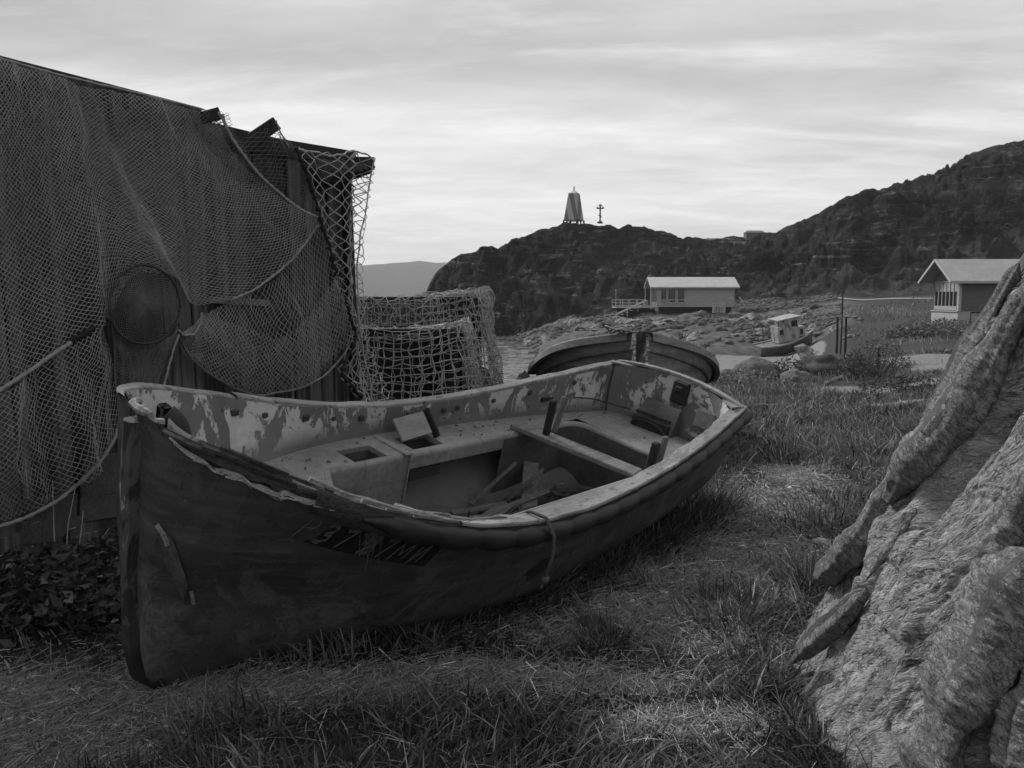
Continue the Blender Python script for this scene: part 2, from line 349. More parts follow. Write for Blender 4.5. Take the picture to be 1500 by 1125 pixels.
def m_water():
    t = NT('rippled_sea'); v = t.map((.5, 1, 1)); n = t.noise(.7, 6, .6, .4, v); n2 = t.noise(3.5, 4, .6, .3, v); b = t.bump(n, .35, .10); t.bump(n2, .35, .04, b); return t.done(.06, .2, .6)
M['water'] = m_water()
def m_grass(name, lo, hi):
    t = NT(name); c = t.ramp(t.attr('tint'), [(0, lo), (.8, hi), (1, hi*2.6)]); t.done(c, .7, .15)
    tr = t.new('ShaderNodeBsdfTranslucent'); t.l(c, tr.inputs['Color']); mx = t.new('ShaderNodeMixShader'); mx.inputs[0].default_value = .3; t.l(t.b.outputs[0], mx.inputs[1]); t.l(tr.outputs[0], mx.inputs[2]); t.l(mx.outputs[0], t.n['Material Output'].inputs['Surface']); return t.m
M['grass'] = m_grass('meadow_grass_blades', .016, .13); M['straw'] = m_grass('dead_pale_straw', .2, .55); M['leaf'] = m_grass('dark_weed_leaf', .015, .12); M['shrub'] = m_grass('shrub_leaf', .025, .12)
def m_hide():
    t = NT('reindeer_hide'); n = t.noise(4, 8, .65, .5); c = t.ramp(n, [(.3, .20), (.7, .42)]); f = t.attr('flow')
    uv = t.new('ShaderNodeCombineXYZ'); t.l(t.attr('fu'), uv.inputs[0]); t.l(t.attr('fv'), uv.inputs[1])
    a = t.noise(1, 7, .68, .8, t.map((48, 13, 1), src=uv.outputs[0])); b = t.noise(1, 5, .7, .4, t.map((120, 34, 1), src=uv.outputs[0])); cr = t.math('ABSOLUTE', t.math('SUBTRACT', t.noise(1, 4, .6, .6, t.map((26, 7, 1), (3, 5, 0), src=uv.outputs[0])), .5)); cf = t.math('ABSOLUTE', t.math('SUBTRACT', t.noise(1, 4, .6, .5, t.map((85, 22, 1), (7, 1, 0), src=uv.outputs[0])), .5))
    c = t.mix(t.ramp(a, [(.36, .6), (.54, 0)]), c, .07); c = t.mix(t.ramp(cr, [(.005, .85), (.026, 0)]), c, .03); c = t.mix(t.ramp(cf, [(.008, .6), (.034, 0)]), c, .05); hi = t.noise(1, 5, .6, .5, t.map((20, 5, 1), (11, 2, 0), src=uv.outputs[0])); c = t.mix(t.ramp(hi, [(.54, 0), (.68, .6)]), c, .5); c = t.mix(t.ramp(t.attr('flow'), [(.0, .6), (.16, 0)]), c, .06); bare = t.attr('bare'); c = t.mix(bare, c, t.ramp(t.noise(9, 7, .65), [(.3, .22), (.7, .38)]))  # dark creases and lock edges paint in the shade between fur clumps
    dk = t.noise(1.7, 5, .6, .6, t.map(loc=(4, 2, 8))); c = t.mix(t.ramp(dk, [(.5, 0), (.72, .45)]), c, .11)
    b1 = t.bump(a, .9, .02); b2 = t.bump(t.ramp(cr, [(0, 0), (.08, 1)]), .8, .012, b1); t.bump(t.ramp(cf, [(0, 0), (.1, 1)]), .8, .006, b2); return t.done(c, t.ramp(b, [(.3, .75), (.7, .42)]), .45)
M['hide'] = m_hide()
M['fur'] = m_grass('hide_hair', .10, .26)
def m_tower():
    t = NT('beacon_painted_boards'); z = t.xyz(); a = t.math('ADD', t.math('MULTIPLY', t.math('ADD', z[0], t.math('MULTIPLY', z[1], -.55)), .42), t.math('MULTIPLY', z[2], .145)); fr = t.math('FRACT', t.math('ADD', a, .15)); c = t.mix(t.ramp(fr, [(.42, 0), (.46, 1)]), .12, .34); c = t.mix(t.math('MULTIPLY', t.noise(1.2, 5), .3), c, .1); return t.done(c, .8)
M['tower'] = m_tower()
# ------------------------------------------------------------------ sky and sun
SUN_EL, SUN_AZ = R(42), R(-48)            # azimuth from +Y towards +X: the light comes from the left, a little ahead
w = bpy.data.worlds.new('World'); sc.world = w; w.use_nodes = True; wt = w.node_tree; wn = wt.nodes; bg = wn['Background']
class WT(NT):
    def __init__(s): s.t = wt; s.n = wn; s.tc = wn.new('ShaderNodeTexCoord'); s.co = s.tc.outputs['Generated']
q = WT()
sky = wn.new('ShaderNodeTexSky'); sky.sky_type = 'NISHITA'; sky.sun_disc = False; sky.sun_elevation = SUN_EL; sky.sun_rotation = SUN_AZ; sky.dust_density = 3
bw = wn.new('ShaderNodeRGBToBW'); wt.links.new(sky.outputs[0], bw.inputs[0])
ax = q.xyz(); zc = q.math('ADD', q.math('MAXIMUM', ax[2], 0.0), .10)
cv = wn.new('ShaderNodeCombineXYZ'); wt.links.new(q.math('DIVIDE', ax[0], zc), cv.inputs[0]); wt.links.new(q.math('DIVIDE', ax[1], zc), cv.inputs[1])
mp = q.map((.22, .55, 1), (1.3, .35, 0), (0, 0, R(-7)), cv.outputs[0])
c1 = q.noise(1.0, 7, .55, .35, mp); c2 = q.noise(2.6, 7, .6, .6, q.map((.26, .85, 1), (3.1, 2.2, 0), (0, 0, R(-4)), cv.outputs[0]))
wisp = q.ramp(c2, [(.52, 0), (.72, 1)]); base = q.ramp(c1, [(.34, 5.0), (.5, 8.2), (.66, 10.2)])
low = q.ramp(ax[2], [(0, 1), (.20, 0)]); base = q.mix(q.math('MULTIPLY', low, .8), base, 9.6); bd = q.ramp(q.math('ADD', ax[2], q.math('MULTIPLY', q.math('SUBTRACT', q.noise(1.6, 5, .55, .3, q.map((.8, .8, 2.5), (4.2, 1, 0))), .5), .16)), [(.205, 0), (.245, 1), (.275, 1), (.33, .25)]); base = q.mix(q.math('MULTIPLY', bd, .5), base, 4.2); base = q.mix(q.math('MULTIPLY', wisp, .42), base, 12.5)
c3 = q.noise(3.4, 8, .62, .5, q.map((.55, .9, 1), (7.7, 1.2, 0), (0, 0, R(-12)), cv.outputs[0])); base = q.mix(1.0, base, q.ramp(c3, [(.34, .91), (.66, 1.07)]), 'MULTIPLY')
fin = q.mix(.88, bw.outputs[0], base); wt.links.new(fin, bg.inputs['Color']); bg.inputs['Strength'].default_value = .1
sl = bpy.data.lights.new('sun', 'SUN'); sl.energy = 3.9; sl.angle = R(10); sl.color = (1, 1, 1); so = bpy.data.objects.new('sun', sl); COL.objects.link(so)
sd = Vector((math.sin(SUN_AZ)*math.cos(SUN_EL), math.cos(SUN_AZ)*math.cos(SUN_EL), math.sin(SUN_EL))); so.rotation_euler = sd.to_track_quat('Z', 'Y').to_euler(); so.location = sd*50
# ------------------------------------------------------------------ terrain
_D = np.array([0, 5, 8, 12, 20, 30, 40, 60, 80, 90, 100, 115, 135.])
_C = {-400: [0, 0, -.1, -.4, -1.6, -4.4, -5.4, -6.2, -7, -7, -7, -7, -7],
      640: [0, 0, -.1, -.4, -1.6, -4.4, -5.4, -6.2, -7, -7, -7, -7, -6.6],
      740: [0, 0, -.1, -.4, -1.6, -4.3, -5.3, -6.0, -6.5, -6.8, -6.9, -6.7, -5.7],
      850: [0, 0, -.1, -.3, -1.3, -3.3, -4.6, -5.6, -5.3, -4.6, -3.9, -2.9, -1.6],
      950: [0, 0, -.1, -.3, -1.1, -2.6, -3.9, -4.7, -4.4, -3.3, -1.9, -.45, 0],
      1060: [0, 0, -.05, -.25, -.8, -1.35, -2.6, -4.0, -3.95, -2.6, -1.35, -.25, .8],
      1150: [0, 0, -.05, -.25, -.75, -1.15, -2.3, -3.6, -4.0, -2.8, -1.4, .2, 1.8],
      1250: [0, 0, 0, -.2, -.72, -.9, -1.2, -1.9, -1.2, -.4, .35, 1.5, 3.2],
      1400: [0, 0, 0, -.15, -.5, -.65, -.75, -.55, .2, .7, 1.3, 2.4, 4.5],
      2200: [0, 0, 0, -.15, -.4, -.5, -.5, -.3, .6, 1.1, 1.8, 3.0, 5.0]}
_K = np.array(sorted(_C)); _Z = np.array([_C[k] for k in _K])
SEA = -5.5
def ground_z(x, y, detail=True):
    x = np.asarray(x, float); y = np.asarray(y, float); r = np.hypot(x, y); az = np.arctan2(x, y)
    D = np.where(np.abs(az) < R(55), r*np.cos(az), r*.57); px = np.clip(750+1250*np.tan(np.clip(az, -R(70), R(70))), -400, 2200)
    i = np.clip(np.searchsorted(_K, px)-1, 0, len(_K)-2); t = (px-_K[i])/(_K[i+1]-_K[i]); t = t*t*(3-2*t)
    Dc = np.clip(D, 0, 135); j = np.clip(np.searchsorted(_D, Dc)-1, 0, len(_D)-2); u = (Dc-_D[j])/(_D[j+1]-_D[j])
    z0 = _Z[i, j]*(1-u)+_Z[i, j+1]*u; z1 = _Z[i+1, j]*(1-u)+_Z[i+1, j+1]*u; z = z0*(1-t)+z1*t
    back = smooth(R(100), R(140), np.abs(az)); z = z*(1-back)+back*(-.01*r)
    if detail:
        z = z-.075*np.exp(-((x+1.62)**2+(y-3.35)**2)/.5); p = P3(x, y, 0); z = z+fbm(p*.9, 3)*.03*smooth(1, 6, r)+fbm(p*.22+5, 4)*.16*smooth(9, 30, r)+fbm(p*4.1, 3)*.012+fbm(p*.12+9, 5)*.7*(1-np.exp(-((x-25.7)**2+(y-77)**2)/180))*smooth(70, 100, r)*smooth(60, -60, np.degrees(np.abs(az)))
    return z
def gz(x, y): return float(ground_z(np.array([x]), np.array([y]))[0])
def gpt(px, py):                          # where a pixel's ray meets the ground
    d = ray(px, py); t = 1.0
    for _ in range(4000):
        p = CAM+d*t; h = p[2]-gz(p[0], p[1])
        if h < .002: return p
        t += max(.01, h*.5)
        if t > 400: break
    return p
def spots(L, ): return [(gpt(px, py), rx, ry) for px, py, rx, ry in L]
STRAW = [(60, 1040, .55, .4), (190, 1020, .5, .25), (330, 1015, .35, .12), (400, 1020, .25, .12), (890, 925, .45, .22), (960, 885, .5, .25), (1040, 840, .5, .3), (1100, 800, .5, .35), (1150, 735, .3, .55), (1165, 700, .22, .5), (1130, 762, .3, .4), (690, 985, .4, .12), (1010, 1060, .3, .1), (860, 1000, .4, .12), (1060, 930, .3, .2), (520, 1010, .3, .1), (60, 1100, .5, .2)]
SAND = [(1390, 526, 2.6, 3.6), (1450, 540, 3., 2.5), (1255, 573, 1.3, 1.2), (1310, 590, .7, .5), (1100, 592, .8, .25), (1390, 560, 1.5, 1)]
STRAW_P = spots(STRAW); SAND_P = spots(SAND)
def patches(x, y, P):
    v = 0
    for p, rx, ry in P: v = np.maximum(v, np.exp(-(((x-p[0])/rx)**2+((y-p[1])/ry)**2)))
    return v
def build_ground():
    fr = np.linspace(R(-33), R(33), 460); out = np.linspace(R(33), R(327), 90)[1:-1]; az = np.r_[fr, out]
    rr = np.r_[[.02, .3, .6, .9, 1.2, 1.5], np.geomspace(1.7, 175, 300)]
    A, Q = np.meshgrid(az, rr); X = Q*np.sin(A); Y = Q*np.cos(A); Z = ground_z(X, Y)
    far = smooth(125, 170, Q); inl = np.degrees(np.abs((A+np.pi) % (2*np.pi)-np.pi)) < 60; Z = np.where(inl, Z-far*1.5, Z)
    V = np.stack([X, Y, Z], -1).reshape(-1, 3); F = grid_faces(len(rr), len(az), True)
    x, y, z = V.T
    straw = patches(x, y, STRAW_P); r = np.hypot(x, y); straw = np.maximum(straw, .3*smooth(.1, .5, fbm(P3(x, y)*.7, 4)))*smooth(60, 30, r)
    sand = patches(x, y, SAND_P); px = 750+1250*x/np.maximum(y, .1)
    beach = smooth(32, 46, r)*smooth(86, 78, r)*smooth(900, 1000, px)*smooth(-2.0, -2.7, z)*(y > 0); sand = np.maximum(sand, beach)
    rock = (y > 0)*smooth(78, 88, r)*smooth(122, 112, r)*smooth(1330, 1180, px)*.95
    rock = np.maximum(rock, (y > 0)*smooth(20, 28, r)*smooth(900, 800, px))
    o = link_mesh('ground', V, F[:, ::-1], M['ground'], None, True, dict(straw=straw, sand=sand, rock=rock)); tag(o, kind='structure')
build_ground()
# hills: a headland with a cliff, rising again to the right
_H = np.array([(560, 470, 185, 168), (600, 458, 185, 165), (622, 436, 185, 160), (630, 418, 185, 155), (640, 402, 185, 152), (660, 383, 187, 147), (675, 374, 188, 143), (690, 370, 190, 140), (699, 366, 190, 138), (704, 361, 190, 137), (722, 360, 191, 136), (730, 364, 192, 135), (738, 362, 192, 134), (750, 351, 193, 132), (775, 343, 195, 130), (790, 335, 197, 128), (805, 330, 199, 127), (825, 326, 200, 126), (880, 325, 200, 125), (920, 329, 205, 124), (960, 336, 215, 122), (1000, 345, 230, 120), (1040, 347, 240, 118), (1090, 344, 245, 116), (1130, 338, 238, 115), (1180, 320, 228, 113), (1218, 297, 217, 112), (1235, 290, 216, 111), (1280, 277, 220, 108), (1330, 261, 226, 104), (1385, 243, 235, 100), (1400, 231, 238, 99), (1440, 219, 241, 97), (1480, 211, 245, 95), (1520, 200, 247, 94), (1700, 150, 260, 90), (2400, 120, 270, 85)], float)
def build_hill():
    px = np.r_[np.linspace(560, 1560, 760), np.linspace(1565, 2400, 60)]; t = np.r_[np.linspace(0, 1, 230), 1+np.linspace(.02, .5, 16)]
    cy = np.interp(px, _H[:, 0], _H[:, 1]); cD = np.interp(px, _H[:, 0], _H[:, 2]); bD = np.interp(px, _H[:, 0], _H[:, 3])
    tx = (px-750)/1250
    zc = CH+(432-cy)*cD/1250; zb = ground_z(tx*bD, bD, False)-.6; zb = np.where(px < 720, np.minimum(zb, -5.8), zb)
    T, PX = np.meshgrid(t, px, indexing='ij'); D = bD+(cD-bD)*T
    cl = smooth(900, 640, PX)             # cliff on the seaward end, a gentler slope inland
    Tc = np.clip(T, 0, 1); prof = (1-cl)*(.55*Tc**1.25+.45*np.sin(Tc*np.pi/2)**1.1)+cl*(.25*Tc+.75*smooth(.12, .78, Tc))
    Z = zb+(zc-zb)*prof; beyond = np.maximum(T-1, 0); Z = Z-beyond*(zc+8)*1.6
    X = PX*0+tx*D; p = P3(X, D, Z*1.5); amp = smooth(0, .15, Tc)*(1-.8*np.exp(-((T-1)/.05)**2))
    n = fbm(p*.045, 5)*3.0+np.abs(fbm(p*.11+4, 5))*-2.2+fbm(p*.4, 4)*1.1
    crest = (T > .9)*fbm(P3(X*.33, D*.33), 4)*.32*(smooth(1040, 1200, PX)+smooth(820, 760, PX)); step = np.round(fbm(p*.07+11, 3)*3)/3
    Z = Z+amp*n*1.35+crest+amp*step*1.0
    D2 = D+amp*fbm(p*.09+20, 4)*3
    lim = CH+(zc-CH)*(D2/cD)+fbm(P3(PX*.05, T*6, 1), 3)*.35*(1+0*T)*(smooth(1040, 1200, PX)+smooth(830, 780, PX)+.15)+np.where(D2 > cD, -(D2-cD)*.3, 0); Z = np.where(T > .3, np.minimum(Z, lim), Z)
    V = np.stack([tx*D2, D2, Z], -1).reshape(-1, 3)
    grass = smooth(.34, .05, Tc)*smooth(900, 1150, PX)*.9+.9*np.exp(-((PX-930)/55)**2-((Tc-.55)/.18)**2)
    tag(link_mesh('hill', V, grid_faces(len(t), len(px))[:, ::-1], M['hill'], None, True, dict(grass=grass.ravel())), kind='structure')
build_hill()
def build_distant():
    px = np.linspace(-1500, 800, 500); D = 2400.; kx = [-1500, -400, 300, 480, 525, 560, 575, 600, 615, 640, 660, 700, 760, 800]; ky = [395, 380, 400, 392, 389, 388, 386, 385, 383, 386, 385, 396, 415, 430]
    cy = np.interp(px, kx, ky); t = np.linspace(0, 1.3, 40); T, PX = np.meshgrid(t, px, indexing='ij'); zc = CH+(432-cy)*(D+500)/1250; DD = D-300+800*T
    Z = -6+(zc+6)*np.where(T < 1, .7*np.sin(np.clip(T, 0, 1)*np.pi/2)+.3*T, 1-(T-1)*1.5); X = (PX-750)/1250*DD; p = P3(X, DD, 0)
    Z = Z+fbm(p*.004, 5)*9*np.sin(np.clip(T, 0, 1)*np.pi)+fbm(p*.02, 3)*1.2*np.clip(T, 0, 1)
    tag(link_mesh('distant_hills', np.stack([X, DD, Z], -1).reshape(-1, 3), grid_faces(len(t), len(px))[:, ::-1], M['farhill'], None, True), kind='structure')
build_distant()
def build_sea():
    fr = np.linspace(R(-50), R(24), 420); out = np.linspace(R(24), R(310), 60)[1:-1]; az = np.r_[fr, out]; rr = np.r_[[15, 22], np.arange(27, 150, .36), np.geomspace(151, 3300, 40)]; A, Q = np.meshgrid(az, rr); X, Y = Q*np.sin(A), Q*np.cos(A)
    wv = (fbm(P3(X*.6, Y*1.2, 2.0), 2)*.085+fbm(P3(X*1.1, Y*1.9, 5.0), 2)*.06)*smooth(26, 30, Q)*smooth(170, 140, Q)*smooth(R(52), R(46), np.abs((A+np.pi) % (2*np.pi)-np.pi+R(13)-0))
    V = np.stack([X, Y, SEA+wv], -1).reshape(-1, 3)
    tag(link_mesh('sea', V, grid_faces(len(rr), len(az), True)[:, ::-1], M['water'], None, True), kind='structure')
build_sea()
def build_haze():
    m = bpy.data.materials.new('thin_sea_air'); m.use_nodes = True; t = m.node_tree; t.nodes.remove(t.nodes['Principled BSDF']); v = t.nodes.new('ShaderNodeVolumePrincipled')
    v.inputs['Color'].default_value = g(.85); v.inputs['Density'].default_value = 1.9e-4; v.inputs['Anisotropy'].default_value = 0; t.links.new(v.outputs[0], t.nodes['Material Output'].inputs['Volume'])
    b = MB().box((0, 0, 75), (7200, 7200, 170)); tag(b.build('haze', m), kind='stuff')
HAZE = True
if HAZE: build_haze()
M['welllining'] = m_plain('stained_well_lining', .035, .10, 3.5, .75, .3, .004)  # well walls toned darker than the benches
M['torn'] = m_wood('torn_fibre_edge', .03, .36, 0, 16, bump=.9)
# ------------------------------------------------------------------ the old lifeboat in front
BO = np.array([-1.6439, 3.2455, -.0082]); BYAW, BHEEL = .8882, .2671; BL = 4.2856
_a = np.array([math.cos(BYAW), math.sin(BYAW), 0]); _n = np.array([math.sin(BYAW), -math.cos(BYAW), 0]); _u = np.array([0, 0, 1.])
_n2 = math.cos(BHEEL)*_n-math.sin(BHEEL)*_u; _u3 = math.cos(BHEEL)*_u+math.sin(BHEEL)*_n
BR = np.stack([_a, -_n2, _u3], 1)
BM = Matrix([[*BR[0], BO[0]], [*BR[1], BO[1]], [*BR[2], BO[2]], [0, 0, 0, 1]])
def bl(px, py, zl):                      # a pixel onto the boat's own level z = zl
    p = on_plane(px, py, BO+_u3*zl, _u3)-BO; return p@BR
_bs = spl(np.array([0, .08, .2, .4, .65, .85, 1])*BL, [.1683, .4964, .7362, .7898, .7284, .6432, .545]); _zs = spl(np.array([0, .2, .45, .7, 1])*BL, [1.262, .958, .7702, .803, .9765])
def hb(s): s = np.asarray(s, float); return np.where(s < .343, .05+.4464*np.sqrt(np.clip(s-.04, 0, None)/.303), _bs(np.maximum(s, .343)))
def hz(s): return _zs(s)
def stem_s(z): return np.interp(z, [-.07, -.03, .06, .22, .45, .9, 1.3], [.38, .26, .17, .125, .10, .06, .04])
def section(s, v, inset=0.0):            # v: 0 keel .. 1 gunwale ; returns y (half breadth), z
    s = np.asarray(s, float); f = smooth(.1, 2.0, s); a = smooth(3.0, BL, s)
    zk = np.interp(s, [0, .15, .34, 1.6, 2.5, BL], [-.07, -.07, -.07, -.03, 0, .05]); z1 = hz(s)
    vy = (1-f)*v**.85+f*np.clip(1-(1-v)**2.7, 0, 1)**.58; vz = (1-f)*v+f*(v**1.12)
    bb = hb(s)*(1-a*.02)
    y = np.maximum(bb*vy-inset, .004); z = zk+inset*.8+(z1-zk-inset*.8)*vz
    return y, z
boat = empty('old_lifeboat', (0, 0, 0), 'large dark open wooden lifeboat with peeling grey interior lying in the grass', 'boat', mat=BM)
def side_grid(sgn, s0, s1, ns, nv, inset, top=None, v0=0.0):
    s = np.linspace(s0, s1, ns); v = np.linspace(v0, 1, nv); S, V = np.meshgrid(s, v, indexing='ij'); y, z = section(S, V, inset)
    if top is not None: z = np.where(V > .0, z-(top(S))*V**8, z)
    Sx = np.maximum(S, stem_s(z)+.0) if s0 < .05 else S
    return np.stack([Sx, sgn*y, z], -1)
def build_lifeboat():
    jag = lambda S: (.012+.055*smooth(.03, .12, S)*smooth(.60, .42, S)+.012*vnoise(P3(S*30, 0, 3))*smooth(.02, .1, S)*smooth(.7, .5, S))
    b = MB(); G1 = side_grid(-1, 0, BL, 170, 36, 0, jag); b.grid(G1, True); G2 = side_grid(1, 0, BL, 120, 30, 0); b.grid(G2)
    y = np.linspace(-1, 1, 41); v = np.linspace(0, 1, 26); Y, V = np.meshgrid(y, v); ye, ze = section(np.full_like(V, BL), V)
    T = np.stack([BL+.06*(1-Y**2)*np.sqrt(V), Y*ye, ze+.05*(1-Y**2)*V**4], -1); b.grid(T, True)
    hull = b.build('hull', M['hull'], boat, True)
    # inner skin, light, stands apart from the outer one at the bow where the rail has rotted away
    b = MB(); ia = side_grid(-1, .06, BL-.045, 150, 34, .05, lambda S: -.004+0*S); ib = side_grid(1, .06, BL-.045, 150, 34, .05)
    for q in (ia, ib): q[..., 0] = np.maximum(q[..., 0], stem_s(q[..., 2])+.06)
    b.grid(ia, False); b.grid(ib, True)
    ye, ze = section(np.full_like(V, BL-.045), V, .05); T = np.stack([BL-.045+.06*(1-Y**2)*np.sqrt(V)-.10*np.abs(Y)**5, Y*ye, ze+.05*(1-Y**2)*V**4], -1); b.grid(T, False)
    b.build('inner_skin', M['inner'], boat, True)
    # stem post
    b = MB(); zz = np.linspace(-.10, 1.20, 44); P = []
    for z in zz:
        s = float(stem_s(max(z, -.07))); w_ = .042+.006*math.sin(z*9)+.008*float(vnoise(P3(z*7, 0, 5.5))); d0 = -.035-.0*z
        if z < .03: d0 = -.03+.01*(.03-z)
        P.append([(s+d0, -w_*.75, z), (s+d0-.012, 0, z), (s+d0, w_*.75, z), (s+.05, w_*1.25, z), (s+.05, -w_*1.25, z)])
    b.grid(np.array(P), True, True); n = len(b.v); b.f.append(tuple(range(n-5, n)))
    P = [[(s_, -.04, z_-.03), (s_, .04, z_-.03), (s_, .05, z_+.03), (s_, -.05, z_+.03)] for s_, z_ in ((q, float(np.interp(q, [.34, 1.6, 2.5], [-.075, -.03, 0]))) for q in np.linspace(.33, BL-.1, 14))]; b.grid(np.array(P), True, True)
    b.build('stem_post', M['stem'], boat)
    # ragged torn laminate edge along the bow and the dark wood behind it
    b = MB(); s = np.linspace(.06, .62, 120); yy = -hb(s)
    zt = hz(s)-jag(s); top = np.stack([s, yy-.004, zt+.006*np.abs(vnoise(P3(s*60, 1)))], -1); low = np.stack([s, yy-.010, zt-.006-.012*np.abs(vnoise(P3(s*24, 2)))], -1); inn = np.stack([s, yy+.014, zt+.004], -1)
    b.grid(np.stack([low, top, inn], 1), True)
    for k in range(16):
        q0 = random.uniform(.05, .5); qs = np.linspace(q0, q0+random.uniform(.02, .08), 8); b.tube(np.stack([qs, -hb(qs)-.012, hz(qs)-jag(qs)-.012+.008*vnoise(P3(qs*30, k))], -1), np.linspace(.006, .002, 8), 4)
    b.build('torn_edge', M['torn'], boat)
    b = MB()
    for k in range(14):
        s0 = .06+k*.035+random.uniform(-.02, .02); L_ = random.uniform(.10, .22); s = np.linspace(s0, min(s0+L_, .9), 10); off = random.uniform(.008, .04); dz = random.uniform(-.045, .012)
        b.tube(np.stack([s, -hb(s)+off, hz(s)+dz+.006*vnoise(P3(s*9, k))], -1), np.linspace(.012, .005, 10)*random.uniform(.7, 1.3), 5)
    s = np.linspace(.04, .6, 50); b.grid(np.stack([np.stack([s, -hb(s)+.012, hz(s)-.06+.012*vnoise(P3(s*26, 7))], -1), np.stack([s, -hb(s)+.042, hz(s)-.012], -1)], 1)); b.build('rotten_rail', M['rot'], boat)
    b = MB()
    for k in range(22):
        s0 = .40+k*.036+random.uniform(-.03, .03); L_ = random.uniform(.14, .4); s = np.linspace(s0, s0+L_, 10); off = random.uniform(-.01, .05)
        b.tube(np.stack([s, -hb(s)+off, hz(s)+random.uniform(-.02, .018)+.006*vnoise(P3(s*9, k+30))], -1), np.linspace(.011, .004, 10)*random.uniform(.7, 1.3), 5)
    b.build('splintered_rail', M['rotlight'], boat)
    # gunwale caps
    def cap(sgn, s0, s1, w_, th, wob=0.0, ns=110):
        s = np.linspace(s0, s1, ns); o = sgn*(hb(s)+.018); i = sgn*(hb(s)-w_*(smooth(s0-.02, s0+.35, s) if wob else 1)+.007*vnoise(P3(s*4, 9))*wob+.005*vnoise(P3(s*19, 5))*wob); z = hz(s)+.004*vnoise(P3(s*6, 2))
        ch = .006
        return np.stack([np.stack([s, o, z], -1), np.stack([s, o, z+th-ch], -1), np.stack([s, o-sgn*ch, z+th], -1), np.stack([s, i+sgn*ch, z+th], -1), np.stack([s, i, z+th-ch], -1), np.stack([s, i, z-.004], -1)], 1)
    b = MB(); b.grid(cap(-1, 1.05, BL+.02, .072, .016, 1), False, True); b.build('gunwale', M['rail'], boat)
    b = MB(); b.grid(cap(1, .95, BL-.06, .05, .02), True, True); b.build('gunwale', M['rail'], boat)
    b = MB(); b.grid(cap(1, 0.055, .95, .045, .008), True, True); b.build('gunwale', M['rail'], boat); b = MB()
    yy = np.linspace(-1, 1, 40)*hb(BL); fz = hz(BL)+.05*(1-np.linspace(-1, 1, 40)**2); fs = BL+.06*(1-np.linspace(-1, 1, 40)**2)
    b.grid(np.stack([np.stack([fs+.012, yy, fz], -1), np.stack([fs+.012, yy, fz+.014], -1), np.stack([fs-.055, yy, fz+.014], -1), np.stack([fs-.055, yy, fz-.004], -1)], 1), False, True)
    b.build('transom_cap', M['rail'], boat)
    for sg in (-1, 1): b = MB(); B0 = float(hb(BL))*sg; z0 = float(hz(BL)); b.prism([(BL+.0, B0-.004*sg), (BL-.16, float(hb(BL-.16))*sg-.05*sg), (BL-.08, B0-.12*sg), (BL+.02, B0-.20*sg)], z0+.004, z0+.0155); b.build('corner_knee', M['rail'], boat)
    # stem head, a U of chipped edge
    b = MB(); a = np.linspace(-1.9, 1.9, 24); b.tube(np.stack([.10-.055*np.cos(a*.83), .085*np.sin(a*.83), 1.235+.01*np.cos(a)-.02*(a < -1)], -1), .016+.003*vnoise(P3(a*3, 3)), 7); b.build('stem_head', M['rotlight'], boat)
    # scalloped rubber fender under the rail
    b = MB(); s = np.linspace(.60, BL+.02, 300); ph = s/.23; sc_ = np.abs(np.sin(ph*np.pi))**.55; r = .05*np.clip(.68+.32*sc_, 0, 1)*smooth(.55, .75, s)
    pts = np.stack([s, -hb(s)-.022, hz(s)-.05-.006*sc_+.003*vnoise(P3(s*7, 4))], -1)
    k = np.linspace(0, 1, 14)[1:]; turn = np.stack([BL+.03+.035*np.sin(k*1.57), -hb(BL)+.0-.02+.22*k**1.5, hz(BL)-.055+.02*k], -1)
    b.tube(np.r_[pts, turn], np.r_[r, np.linspace(.05, .038, 13)], 12); b.build('fender', M['rubber'], boat, True)
    b = MB(); s = np.linspace(.3, BL-.05, 120); b.tube(np.stack([s, hb(s)+.02, hz(s)-.05], -1), .04, 8); b.build('fender', M['rubber'], boat, True)
    # outer dark wale strip under the torn rail
    b = MB(); s = np.linspace(.44, BL, 120); b.grid(np.stack([np.stack([s, -hb(s)-.004, hz(s)-.002], -1), np.stack([s, -hb(s)-.016, hz(s)-.01], -1), np.stack([s, -hb(s)-.014, hz(s)-.10], -1), np.stack([s, -hb(s)-.0+.006, hz(s)-.105], -1)], 1), False); b.build('wale', M['rot'], boat, True)
    # the benches: one ring round an open well
    ZB = .6; ring = []
    def well(s):
        return .40
    def yin(s, sgn):                     # hull breadth at bench level
        vv = np.linspace(.02, 1, 60); y_, z_ = section(np.full(60, s), vv, .05); return float(np.interp(ZB, z_, y_))-.004
    W = .405; F0, F1, A0, A1 = 1.36, 3.02, 3.26, 3.66; rr = .03
    b = MB()
    def sheet(s0, s1, y0f, y1f, n=24, flip=False):
        s = np.linspace(s0, s1, n); rows = []
        for q in s:
            yy = np.linspace(y0f(q), y1f(q), 8); rows.append([(q, y_, ZB+.0025*float(vnoise(P3(q*3, y_*3, 2)))) for y_ in yy])
        b.grid(np.array(rows), flip)
    FN = .85; sheet(.45, FN, lambda s: -yin(s, -1), lambda s: yin(s, 1), 12, True); sheet(FN, F0, lambda s: -W+2*W*(s-FN)/(F0-FN)+.0, lambda s: yin(s, 1), 14, True); sheet(FN, F0, lambda s: -yin(s, -1), lambda s: min(-W-rr, 0)*1.0, 14, True)
    H1 = (1.56, 1.80, .43, .60); H2 = (2.02, 2.28, .45, .62)
    c0 = 1.36
    for (h0, h1, ya, yb) in (H1, H2):
        sheet(c0, h0, lambda s: W+rr, lambda s: yin(s, 1), 8, True); sheet(h0, h1, lambda s: W+rr, lambda s: ya, 6, True); sheet(h0, h1, lambda s: yb, lambda s: yin(s, 1), 6, True); c0 = h1
    sheet(c0, A1, lambda s: W+rr, lambda s: yin(s, 1), 20, True)
